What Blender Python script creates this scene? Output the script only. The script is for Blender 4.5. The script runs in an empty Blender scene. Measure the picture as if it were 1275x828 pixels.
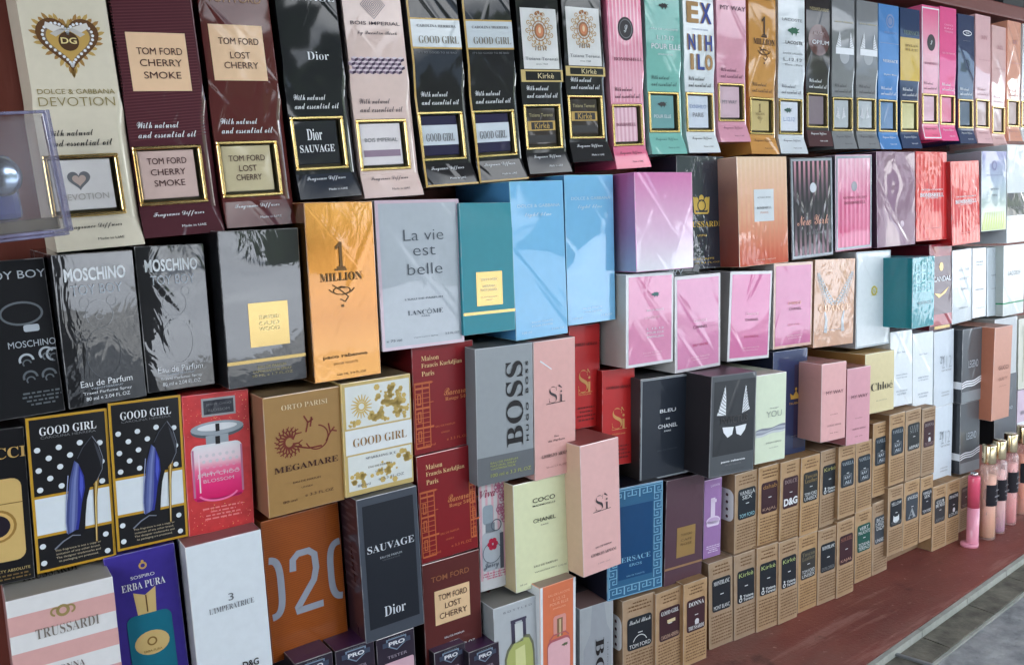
import bpy, bmesh, math, random
from mathutils import Matrix, Vector
R = math.radians
sc = bpy.context.scene
col = sc.collection
random.seed(7)

# ------------------------------------------------------------------ camera, sky, sun, exposure
ZC = 0.482                       # camera height above the red ledge
cam = bpy.data.cameras.new('camera'); cam.sensor_width = 36; cam.lens = 29.647
cam.clip_start = 0.02; cam.clip_end = 500
co = bpy.data.objects.new('camera', cam); col.objects.link(co)
_r = Vector((0.81567713, -0.57713687, -0.03979754)); _u = Vector((0.10666727, 0.0824272, 0.99087227)); _f = Vector((0.56858852, 0.81247695, -0.1287956))
co.matrix_world = Matrix(((_r.x, _u.x, -_f.x, 0), (_r.y, _u.y, -_f.y, -0.713), (_r.z, _u.z, -_f.z, ZC), (0, 0, 0, 1)))
sc.camera = co
SUN_EL, SUN_AZ = 58, 20          # the sun stands behind the stall; azimuth from +Y towards +X
w = bpy.data.worlds.new('World'); sc.world = w; w.use_nodes = True
nt = w.node_tree; nn = nt.nodes; bg = nn['Background']
sky = nn.new('ShaderNodeTexSky'); sky.sky_type = 'NISHITA'; sky.sun_disc = False
sky.sun_elevation = R(SUN_EL); sky.sun_rotation = R(SUN_AZ); sky.dust_density = 1.5; sky.ozone_density = 1.0
tc = nn.new('ShaderNodeTexCoord'); mp = nn.new('ShaderNodeMapping'); mp.inputs['Scale'].default_value = (1, 1, 2.6)
ns = nn.new('ShaderNodeTexNoise'); ns.inputs['Scale'].default_value = 2.6; ns.inputs['Detail'].default_value = 6; ns.inputs['Roughness'].default_value = 0.55
rp = nn.new('ShaderNodeValToRGB'); rp.color_ramp.elements[0].position = 0.47; rp.color_ramp.elements[1].position = 0.60
mx = nn.new('ShaderNodeMix'); mx.data_type = 'RGBA'; mx.inputs['B'].default_value = (24.0, 25.0, 26.0, 1)
L = nt.links.new
L(tc.outputs['Generated'], mp.inputs['Vector']); L(mp.outputs['Vector'], ns.inputs['Vector']); L(ns.outputs['Fac'], rp.inputs['Fac'])
L(rp.outputs['Color'], mx.inputs['Factor']); L(sky.outputs['Color'], mx.inputs['A']); L(mx.outputs['Result'], bg.inputs['Color'])
bg.inputs['Strength'].default_value = 0.12
sun = bpy.data.lights.new('sun', 'SUN'); sun.energy = 5.0; sun.angle = R(0.53); sun.color = (1, 0.96, 0.91)
so = bpy.data.objects.new('sun', sun); col.objects.link(so)
d = Vector((math.sin(R(SUN_AZ)) * math.cos(R(SUN_EL)), math.cos(R(SUN_AZ)) * math.cos(R(SUN_EL)), math.sin(R(SUN_EL))))
so.rotation_euler = d.to_track_quat('Z', 'Y').to_euler(); so.location = (0, 0, 6)
vs = sc.view_settings; vs.view_transform = 'Standard'; vs.look = 'None'; vs.gamma = 1; vs.use_curve_mapping = False
vs.exposure = 2.0
cy = sc.cycles; cy.max_bounces = 8; cy.diffuse_bounces = 4; cy.glossy_bounces = 5; cy.transmission_bounces = 8; cy.transparent_max_bounces = 8
cy.caustics_reflective = False; cy.caustics_refractive = False; cy.use_denoising = True; cy.filter_width = 1.5; cy.sample_clamp_indirect = 6.0
sc.render.film_transparent = False

# ------------------------------------------------------------------ colours and materials
def lin(c):
    c = c / 255
    return c / 12.92 if c <= 0.04045 else ((c + 0.055) / 1.055) ** 2.4
def C(r, g, b, k=1.0): return tuple(min(0.86, lin(v) * k) for v in (r, g, b))
_mats = {}
class NT:
    def __init__(s, name):
        s.m = bpy.data.materials.new(name); s.m.use_nodes = True; s.t = s.m.node_tree; s.p = s.t.nodes['Principled BSDF']; s.n = s.t.nodes; s.l = s.t.links.new
    def new(s, kind, **k):
        o = s.n.new('ShaderNode' + kind)
        for a, v in k.items():
            if hasattr(o, a): setattr(o, a, v)
            else: o.inputs[a].default_value = v
        return o
    def coords(s, scale=(1, 1, 1)):
        tc = s.new('TexCoord'); oi = s.new('ObjectInfo'); ml = s.new('Math', operation='MULTIPLY'); ml.inputs[1].default_value = 37.0
        mp = s.new('Mapping'); mp.inputs['Scale'].default_value = scale
        s.l(oi.outputs['Random'], ml.inputs[0]); s.l(tc.outputs['Object'], mp.inputs['Vector']); s.l(ml.outputs[0], mp.inputs['Location'])
        return mp.outputs['Vector']
KIND = {  # roughness, specular, coat, coat roughness, coat ior, waviness of the film, metallic
 'matte': (0.62, 0.25, 0, 0, 1.5, 0, 0), 'card': (0.42, 0.3, 0, 0, 1.5, 0, 0), 'satin': (0.36, 0.22, 0.22, 0.10, 1.45, 0.2, 0),
 'film': (0.5, 0.15, 1.0, 0.02, 1.42, 0.4, 0), 'dfilm': (0.5, 0.12, 1.0, 0.03, 1.30, 0.25, 0), 'wrap': (0.5, 0.15, 1.0, 0.015, 1.6, 0.5, 0), 'crush': (0.5, 0.2, 1.0, 0.03, 1.7, 1.0, 0),
 'fold': (0.3, 0.3, 1.0, 0.05, 1.9, 0, 0), 'mirror': (0.3, 0.2, 1.0, 0.012, 1.72, 0.40, 0), 'foil': (0.24, 0.5, 0.6, 0.03, 1.5, 0.4, 0.9), 'gold': (0.2, 0.5, 0.3, 0.05, 1.5, 0.2, 1.0)}
_matcol = {}
def M(c, kind='card', ramp=None, name=None, fibre=0.06):
    """Printed surface. c colour, or ramp [(height fraction, colour), ...] with the box height in ramp[0]."""
    key = (c, kind, repr(ramp), fibre)
    if key in _mats: return _mats[key]
    x = NT(name or (kind + '_print')); p = x.p; ro, sp, ct, cr, ci, wr, me = KIND[kind]
    p.inputs['Roughness'].default_value = ro; p.inputs['Specular IOR Level'].default_value = sp; p.inputs['Metallic'].default_value = me
    p.inputs['Coat Weight'].default_value = ct; p.inputs['Coat Roughness'].default_value = cr; p.inputs['Coat IOR'].default_value = ci
    v = x.coords()
    n0 = x.new('TexNoise'); n0.inputs['Scale'].default_value = 160; n0.inputs['Detail'].default_value = 4; x.l(v, n0.inputs['Vector'])
    mr = x.new('MapRange'); mr.inputs['To Min'].default_value = 1 - fibre; mr.inputs['To Max'].default_value = 1 + fibre; x.l(n0.outputs['Fac'], mr.inputs['Value'])
    mm = x.new('Mix', data_type='RGBA', blend_type='MULTIPLY'); mm.inputs['Factor'].default_value = 1
    if ramp:
        t2 = x.new('TexCoord'); sx = x.new('SeparateXYZ'); dv = x.new('Math', operation='DIVIDE'); dv.inputs[1].default_value = ramp[0]
        cr_ = x.new('ValToRGB'); e = cr_.color_ramp.elements
        while len(e) < len(ramp) - 1: e.new(0.5)
        for i, (pos, cc) in enumerate(ramp[1:]): e[i].position = pos; e[i].color = (*cc, 1)
        x.l(t2.outputs['Object'], sx.inputs[0]); x.l(sx.outputs['Z'], dv.inputs[0]); x.l(dv.outputs[0], cr_.inputs['Fac']); x.l(cr_.outputs['Color'], mm.inputs['A'])
    else: mm.inputs['A'].default_value = (*c, 1)
    x.l(mr.outputs['Result'], mm.inputs['B']); x.l(mm.outputs['Result'], p.inputs['Base Color'])
    if wr:
        n1 = x.new('TexNoise'); n1.inputs['Scale'].default_value = 13; n1.inputs['Detail'].default_value = 0.6; n1.inputs['Distortion'].default_value = 0.3; x.l(v, n1.inputs['Vector']); ad = n1
        if kind in ('crush', 'mirror', 'foil'):
            n2 = x.new('TexNoise'); n2.inputs['Scale'].default_value = 50; n2.inputs['Detail'].default_value = 3; n2.inputs['Distortion'].default_value = 1.0; x.l(x.coords((1.0, 1.0, 0.5)), n2.inputs['Vector'])
            a = x.new('Math', operation='SUBTRACT'); a.inputs[1].default_value = 0.5; ab = x.new('Math', operation='ABSOLUTE'); x.l(n2.outputs['Fac'], a.inputs[0]); x.l(a.outputs[0], ab.inputs[0])
            ad = x.new('Math', operation='MULTIPLY_ADD'); ad.inputs[1].default_value = {'crush': 0.5, 'mirror': 0.10, 'foil': 0.12}[kind]; x.l(ab.outputs[0], ad.inputs[0]); x.l(n1.outputs['Fac'], ad.inputs[2])
        # straight pulled folds in the film: long thin ridges in two directions, only here and there
        for ang, amt in ((38, 1.0), (-24, 0.7)):
            tc = x.new('TexCoord'); oi = x.new('ObjectInfo'); ml = x.new('Math', operation='MULTIPLY'); ml.inputs[1].default_value = 53.0 + ang
            mp = x.new('Mapping'); mp.inputs['Rotation'].default_value = (0, R(ang), 0); mp2 = x.new('Mapping'); mp2.inputs['Scale'].default_value = (1.0, 1.0, 0.10)
            x.l(oi.outputs['Random'], ml.inputs[0]); x.l(tc.outputs['Object'], mp.inputs['Vector']); x.l(mp.outputs['Vector'], mp2.inputs['Vector']); x.l(ml.outputs[0], mp2.inputs['Location'])
            n3 = x.new('TexNoise'); n3.inputs['Scale'].default_value = 60; n3.inputs['Detail'].default_value = 1; x.l(mp2.outputs['Vector'], n3.inputs['Vector'])
            r3 = x.new('MapRange', interpolation_type='SMOOTHSTEP'); r3.inputs['From Min'].default_value = 0.62; r3.inputs['From Max'].default_value = 0.80; x.l(n3.outputs['Fac'], r3.inputs['Value'])
            a3 = x.new('Math', operation='MULTIPLY_ADD'); a3.inputs[1].default_value = amt * {'dfilm': 0.35, 'film': 0.42, 'wrap': 0.45, 'crush': 0.3, 'mirror': 0.06}.get(kind, 0.1)
            x.l(r3.outputs['Result'], a3.inputs[0]); x.l(ad.outputs[0], a3.inputs[2]); ad = a3
        bp = x.new('Bump'); bp.inputs['Strength'].default_value = 1.0; bp.inputs['Distance'].default_value = 0.0042 * wr
        x.l(ad.outputs[0], bp.inputs['Height']); x.l(bp.outputs['Normal'], p.inputs['Coat Normal'])
        if kind in ('foil', 'gold', 'mirror'):
            x.l(bp.outputs['Normal'], p.inputs['Normal'])
    _mats[key] = x.m; _matcol[x.m] = c if c else ramp[len(ramp) // 2 + 1][1]
    return x.m

# ------------------------------------------------------------------ mesh helpers
def obj(name, verts, faces, mats, mi=None, parent=None, smooth=False):
    me = bpy.data.meshes.new(name); me.from_pydata(verts, [], faces); me.update()
    for m in mats: me.materials.append(m)
    if mi: me.polygons.foreach_set('material_index', mi)
    if smooth: me.polygons.foreach_set('use_smooth', [True] * len(me.polygons))
    o = bpy.data.objects.new(name, me); col.objects.link(o)
    if parent: o.parent = parent
    return o
def tag(o, label=None, cat=None, group=None, kind=None):
    for k, v in (('label', label), ('category', cat), ('group', group), ('kind', kind)):
        if v: o[k] = v
    return o
def bm_obj(name, bm, mats, parent=None, smooth=False):
    me = bpy.data.meshes.new(name); bm.to_mesh(me); bm.free()
    for m in mats: me.materials.append(m)
    if smooth: me.polygons.foreach_set('use_smooth', [True] * len(me.polygons))
    o = bpy.data.objects.new(name, me); col.objects.link(o)
    if parent: o.parent = parent
    return o
def box_bm(x0, x1, y0, y1, z0, z1, bev=0.0, seg=2, bm=None):
    b = bmesh.new()
    bmesh.ops.create_cube(b, size=1, matrix=Matrix.Translation(((x0 + x1) / 2, (y0 + y1) / 2, (z0 + z1) / 2)) @ Matrix.Diagonal((x1 - x0, y1 - y0, z1 - z0, 1)))
    if bev: bmesh.ops.bevel(b, geom=b.edges[:], offset=bev, segments=seg, profile=0.5, affect='EDGES')
    if bm is not None:
        m = bpy.data.meshes.new('tmp'); b.to_mesh(m); b.free(); bm.from_mesh(m); bpy.data.meshes.remove(m); return bm
    return b

# lettering: the built-in font, with serif and script shapes from the mathematical letters of its fallback
_cv = bpy.data.curves.new('type', 'FONT'); _cv.resolution_u = 3; _to = bpy.data.objects.new('type', _cv)
_tc = {}
BASE = {'serif': (0x1D400, 0x1D41A), 'script': (0x1D4D0, 0x1D4EA), 'italic': (0x1D468, 0x1D482), 'thin': (0x1D434, 0x1D44E)}
def letters(s, font='sans', off=0.0):
    key = (s, font, off)
    if key in _tc: return _tc[key]
    t = s
    if font in BASE:
        U, Lw = BASE[font]; t = ''
        for ch in s:
            if 'A' <= ch <= 'Z': t += chr(U + ord(ch) - 65)
            elif font == 'serif' and ch.isdigit(): t += chr(0x1D7CE + ord(ch) - 48)
            elif 'a' <= ch <= 'z': t += chr(Lw + ord(ch) - 97) if not (font == 'thin' and ch == 'h') else chr(0x210E)
            else: t += ch
    _cv.body = t; _cv.offset = off
    me = _to.to_mesh(); vs_ = [(v.co.x, v.co.y) for v in me.vertices]; fs = [tuple(p.vertices) for p in me.polygons]; _to.to_mesh_clear()
    if vs_:
        x0 = min(v[0] for v in vs_); x1 = max(v[0] for v in vs_); y0 = min(v[1] for v in vs_); y1 = max(v[1] for v in vs_)
    else: x0 = y0 = 0; x1 = y1 = 1
    _tc[key] = (vs_, fs, x0, x1, y0, y1)
    return _tc[key]

# measured boxes: x, height of centre, width, height, front distance from the wall, yaw, pitch, roll
BX={'dg':[0.1018,0.0855,0.0561,0.1834,0.069,-1.2,1.2,3.2],
'cs':[0.1585,0.0924,0.0565,0.1834,0.069,-3.2,0.6,2.9],
'lc':[0.2162,0.0968,0.0546,0.1834,0.069,-3.7,-1.9,2.3],
'sv':[0.2726,0.1172,0.052,0.1834,0.069,-3.3,-0.9,3.1],
'bi':[0.3291,0.1169,0.0536,0.1834,0.069,-5.0,-1.7,2.6],
'gg1':[0.3857,0.1255,0.0516,0.1834,0.069,-4.1,-1.1,3.0],
'gg2':[0.4412,0.1294,0.0518,0.1834,0.069,-5.0,0.2,3.6],
'ki1':[0.4971,0.1369,0.05,0.1834,0.069,-3.0,-0.1,2.8],
'ki2':[0.5502,0.1476,0.0502,0.1834,0.069,-3.1,-1.1,1.9],
'bs':[0.6053,0.142,0.0487,0.1834,0.069,-0.3,0.7,2.9],
'lt':[0.6579,0.1565,0.05,0.1834,0.069,-3.4,-0.6,1.2],
'en':[0.7118,0.1587,0.049,0.1834,0.069,-1.3,-0.5,1.2],
'mw':[0.7636,0.1715,0.0493,0.1834,0.069,-2.3,0.2,1.3],
'om':[0.8161,0.1586,0.0491,0.1834,0.069,-1.2,-0.5,-0.0],
'lw':[0.8694,0.1598,0.0494,0.1834,0.069,-2.6,-0.3,0.3],
'bo':[0.9207,0.1692,0.0488,0.1834,0.069,-0.7,-0.4,0.5],
'iv1':[0.9723,0.1667,0.0484,0.1826,0.069,-1.4,-0.0,1.2],
'iv2':[1.0241,0.1685,0.0488,0.1844,0.069,-0.9,-0.5,0.6],
'vb':[1.0732,0.1691,0.0487,0.1851,0.069,-0.9,-0.8,0.6],
'ny':[1.1244,0.1703,0.0488,0.1838,0.069,-1.1,-0.8,0.9],
'pb':[1.1759,0.1814,0.0483,0.1804,0.069,0.4,-0.9,1.2],
'hp':[1.2224,0.1825,0.0483,0.1836,0.069,1.1,-1.0,1.0],
'nv':[1.2732,0.1789,0.0487,0.1825,0.069,-0.3,-1.5,0.7],
'pp1':[1.3221,0.1817,0.0487,0.1858,0.069,1.0,-1.8,0.1],
'pp2':[1.3711,0.1729,0.0486,0.1815,0.069,1.6,-1.8,-0.1],
'pe':[1.4175,0.1847,0.0484,0.1807,0.069,1.5,-1.4,0.4],
'we':[1.4652,0.1847,0.0459,0.1798,0.069,-0.0,-0.8,0.1],
'tb1':[0.0488,-0.0636,0.0466,0.1049,0.069,-0.4,-0.3,1.6],
'tb2':[0.1001,-0.0613,0.0511,0.1055,0.0747,4.3,3.5,1.2],
'tb3':[0.1514,-0.0589,0.048,0.1059,0.069,0.3,1.0,0.2],
'tf':[0.2113,-0.056,0.0615,0.1172,0.0862,1.3,2.0,0.2],
'om2':[0.2742,-0.0485,0.0582,0.1401,0.092,2.0,1.0,0.0],
'lv':[0.3442,-0.0394,0.0771,0.1228,0.092,-2.4,0.6,-0.0],
'te':[0.408,-0.0386,0.0545,0.1135,0.0978,-0.3,0.3,-0.5],
'lb1':[0.4645,-0.0346,0.0599,0.1421,0.0978,-0.1,0.7,0.8],
'lb2':[0.5307,-0.0286,0.0605,0.1416,0.092,-0.3,0.9,0.4],
'pw':[0.6079,-0.0047,0.0782,0.0956,0.115,-0.8,-0.4,-0.1],
'tr':[0.7112,0.0024,0.0729,0.1229,0.069,-1.5,-0.9,-0.4],
'pg':[0.7803,0.0018,0.0839,0.12,0.0978,-0.6,-1.0,0.7],
'nyk':[0.8775,0.0033,0.0788,0.1182,0.092,-1.0,-0.5,1.4],
'ps':[0.9623,0.0079,0.0761,0.1172,0.092,-0.4,-0.0,1.2],
'mv':[1.0515,0.0105,0.0866,0.1216,0.0954,-0.8,-1.3,0.5],
'rs1':[1.1373,0.0129,0.0759,0.1193,0.0954,-1.2,-1.5,0.0],
'rs2':[1.2129,0.0027,0.0766,0.1156,0.1035,-0.0,-2.0,1.6],
'fl':[1.305,0.0178,0.0736,0.1157,0.0978,-0.3,-1.1,0.6],
'wb':[1.3838,0.0131,0.0768,0.1465,0.0978,-0.2,-1.4,0.4],
'wp':[0.5968,-0.1017,0.0657,0.0934,0.1035,0.1,0.9,-1.0],
'ch1':[0.6664,-0.1118,0.0693,0.1006,0.1035,0.1,0.6,-0.2],
'ch2':[0.757,-0.1137,0.068,0.0997,0.0978,-2.5,0.7,-2.9],
'ch3':[0.8341,-0.1085,0.0696,0.0996,0.0978,-1.6,-0.1,-1.3],
'cm':[0.9152,-0.1126,0.077,0.1066,0.0978,-2.4,-0.2,-1.9],
'wy':[0.998,-0.1151,0.0739,0.1221,0.0978,-1.1,-0.7,-0.7],
'tv':[1.0449,-0.1084,0.0513,0.0898,0.138,-0.3,-0.5,0.1],
'sc':[1.1735,-0.114,0.0571,0.1213,0.092,-0.9,-1.8,-0.3],
'w1':[1.2321,-0.1166,0.0595,0.1057,0.092,2.6,-1.0,0.9],
'w2':[1.2823,-0.1155,0.0391,0.1029,0.092,-0.6,-1.7,-0.3],
'w3':[1.3421,-0.1181,0.0493,0.104,0.0862,-0.3,-1.8,-0.3],
'wg':[1.3764,-0.1176,0.066,0.1076,0.0978,0.0,-1.1,0.1],
'bl':[0.6204,-0.2178,0.0678,0.1081,0.0978,-2.7,0.7,-1.8],
'iv':[0.6794,-0.2176,0.065,0.1066,0.138,-3.7,0.8,-2.3],
'yo':[0.7558,-0.2257,0.0493,0.0991,0.1265,-3.0,-0.0,-1.7],
'na':[0.8278,-0.2263,0.061,0.1304,0.0978,-2.3,0.2,-1.4],
'my1':[0.8639,-0.2233,0.0449,0.0926,0.1323,-2.8,-0.3,-1.3],
'my2':[0.9143,-0.236,0.0448,0.0937,0.1323,-2.7,-0.4,-1.4],
'cl':[0.9879,-0.2201,0.0607,0.0772,0.115,-2.5,-0.8,-0.9],
'ws1':[1.067,-0.2147,0.049,0.1013,0.0978,-2.7,-2.1,-1.4],
'ws2':[1.1212,-0.225,0.0489,0.1061,0.0978,-1.9,-1.3,-0.8],
'ws3':[1.1769,-0.2291,0.0518,0.1081,0.0978,-0.8,-1.1,-0.0],
'ws4':[1.1796,-0.3395,0.0471,0.1113,0.0978,-1.9,-0.5,-0.4],
'ds1':[1.2326,-0.2304,0.0516,0.1064,0.1092,-2.4,-0.6,-0.8],
'ds2':[1.2331,-0.337,0.0507,0.1039,0.1092,-3.2,-1.5,-0.9],
'sa':[1.2814,-0.2463,0.0497,0.1372,0.1288,-1.6,0.1,-0.7],
'gw':[1.358,-0.2192,0.0686,0.089,0.0978,-1.0,-0.9,-0.4],
'ds3':[1.365,-0.3179,0.067,0.1109,0.0978,-1.5,-1.4,-0.4],
'ce':[1.4333,-0.238,0.062,0.1125,0.0978,-0.9,-1.4,-0.3],
'li':[1.4371,-0.3334,0.0629,0.0739,0.0978,-0.9,-0.5,-0.2],
'gu':[0.0251,-0.1744,0.042,0.1058,0.069,1.2,0.7,-1.9],
'go1':[0.0725,-0.1717,0.0506,0.1092,0.069,3.5,2.1,-1.5],
'go2':[0.1231,-0.1695,0.0495,0.1089,0.069,1.7,1.7,-1.5],
're':[0.1731,-0.1719,0.0496,0.1079,0.069,-0.3,1.0,-1.6],
'me':[0.2352,-0.1717,0.0646,0.0955,0.0862,3.4,2.6,-0.2],
'ggw':[0.2992,-0.1701,0.0641,0.0954,0.0862,1.8,2.4,-0.1],
'mf1':[0.3672,-0.1491,0.0631,0.0951,0.0805,1.8,2.1,-0.3],
'mf2':[0.3657,-0.246,0.0603,0.0982,0.0805,1.0,1.0,0.2],
'lc2':[0.3651,-0.3444,0.0599,0.0976,0.0805,-0.6,0.7,-0.3],
'ts':[0.0563,-0.2787,0.0641,0.0944,0.092,-1.3,-0.5,-0.1],
'ep':[0.1124,-0.2808,0.0479,0.1102,0.069,-4.9,0.7,1.4],
'li3':[0.1675,-0.2835,0.0561,0.1156,0.0862,-1.1,0.9,0.7],
'ot':[0.2365,-0.2876,0.0675,0.1195,0.0633,2.5,-0.4,0.4],
'sv2':[0.3009,-0.2812,0.0557,0.1259,0.092,-0.6,1.3,0.8],
'bss':[0.4198,-0.1704,0.0613,0.1244,0.0978,-1.5,1.6,-0.7],
'si1':[0.4765,-0.1746,0.0498,0.1318,0.0978,0.9,1.9,-0.3],
'sr1':[0.5376,-0.1564,0.0395,0.1053,0.069,-1.3,0.8,-1.5],
'sr2':[0.5717,-0.2018,0.0417,0.0998,0.0805,-4.3,-0.9,-2.6],
'vr':[0.4175,-0.2907,0.0334,0.1037,0.0747,-2.2,0.7,-1.1],
'co':[0.46,-0.2933,0.0632,0.1044,0.092,-0.7,-0.3,-0.8],
'si2':[0.5153,-0.2748,0.0497,0.1295,0.115,1.5,0.3,0.2],
've':[0.5699,-0.3259,0.0711,0.1153,0.1035,-5.6,0.3,-1.6],
'pu':[0.6413,-0.3328,0.0551,0.117,0.1035,-2.6,1.3,-2.1],
'll':[0.692,-0.3335,0.0269,0.09,0.0978,-3.3,1.0,-1.4],
'bb':[0.4225,-0.4018,0.0497,0.1045,0.0978,-1.6,-0.2,-0.2],
'lo':[0.4662,-0.4028,0.0431,0.1241,0.1035,0.2,1.8,-0.7],
'bg':[0.5189,-0.4397,0.0421,0.1167,0.0978,-3.0,1.0,-1.2],
'k1':[0.5727,-0.4348,0.0425,0.0941,0.1026,-4.2,1.1,-1.5],
'k2':[0.6116,-0.4358,0.039,0.0921,0.1076,-0.6,1.9,-0.9],
'k3':[0.646,-0.435,0.0351,0.0936,0.1131,-2.0,1.5,-0.8],
'l1':[0.6958,-0.4314,0.0371,0.101,0.1055,-3.3,0.2,-0.0],
'l2':[0.7332,-0.4316,0.0361,0.1006,0.1088,-2.4,-0.1,-0.5],
'l3':[0.7674,-0.431,0.0359,0.1017,0.1129,-3.1,0.1,-0.6],
'l4':[0.8017,-0.4317,0.0351,0.1004,0.1159,-0.5,0.0,-0.8],
'l5':[0.8429,-0.4339,0.0359,0.0958,0.1129,-1.3,0.3,-0.2],
'l6':[0.8784,-0.434,0.0359,0.0958,0.1157,-2.3,0.5,-0.2],
'l7':[0.9124,-0.4322,0.0356,0.0993,0.1185,-0.4,0.3,0.0],
'l8':[0.9681,-0.4341,0.0366,0.0954,0.1076,-1.3,-0.0,0.4],
'l9':[1.0056,-0.4325,0.0358,0.0987,0.1079,0.9,-0.5,-0.3],
'l10':[1.0319,-0.4135,0.035,0.0939,0.1138,-1.1,0.0,-0.3],
'l11':[1.0705,-0.4142,0.0379,0.0955,0.1138,-0.5,0.5,-0.2],
'l12':[1.1085,-0.4153,0.0322,0.0924,0.1138,-0.3,0.4,-0.2],
'l13':[1.1408,-0.4354,0.0354,0.093,0.1156,-0.5,-0.4,-0.6],
'l14':[1.1762,-0.4355,0.0355,0.0927,0.1162,-0.7,-0.1,-0.2],
'l15':[1.2375,-0.4401,0.0356,0.0836,0.1031,1.6,-0.2,-1.2],
'u1':[0.7394,-0.3352,0.0383,0.0938,0.1055,-0.9,1.3,-0.4],
'u2':[0.775,-0.3357,0.0358,0.0968,0.1088,-2.2,1.0,-1.0],
'u3':[0.8082,-0.3364,0.0353,0.0986,0.1129,-0.7,1.6,-0.6],
'u4':[0.8424,-0.336,0.0352,0.0965,0.1159,-1.0,0.8,-0.6],
'u5':[0.8843,-0.3365,0.0353,0.0965,0.1129,-0.0,1.0,-0.2],
'u6':[0.9132,-0.3332,0.0339,0.0917,0.1185,-1.0,0.1,-0.4],
'u7':[0.9669,-0.3405,0.0347,0.0913,0.1076,-0.2,-0.6,-0.0],
'u8':[1.0044,-0.3252,0.0363,0.0989,0.1079,-0.6,0.1,-0.2],
'u9':[1.0321,-0.3159,0.036,0.0959,0.1138,-0.3,-0.1,-0.1],
'u10':[1.0717,-0.317,0.0381,0.0961,0.1138,0.2,-0.5,0.1],
'u11':[1.11,-0.3199,0.0327,0.0949,0.1138,-1.3,-0.1,-0.4],
'pt1':[0.2283,-0.3847,0.032,0.0878,0.0897,-0.5,0.5,-0.5],
'pt2':[0.264,-0.3865,0.0346,0.0887,0.0897,-1.2,0.4,-0.6],
'pt3':[0.3016,-0.3889,0.0363,0.0891,0.0897,-0.2,0.7,-0.5],
'pt4':[0.3543,-0.4161,0.0323,0.0826,0.0897,-0.6,0.5,-0.5],
'pt5':[0.3854,-0.4237,0.033,0.0847,0.0978,0.2,0.7,-0.3],
'cb':[0.0525,0.0403,0.0498,0.0736,0.1207,-2.1,-0.6,4.9]}
LAY = 0.00016
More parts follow.
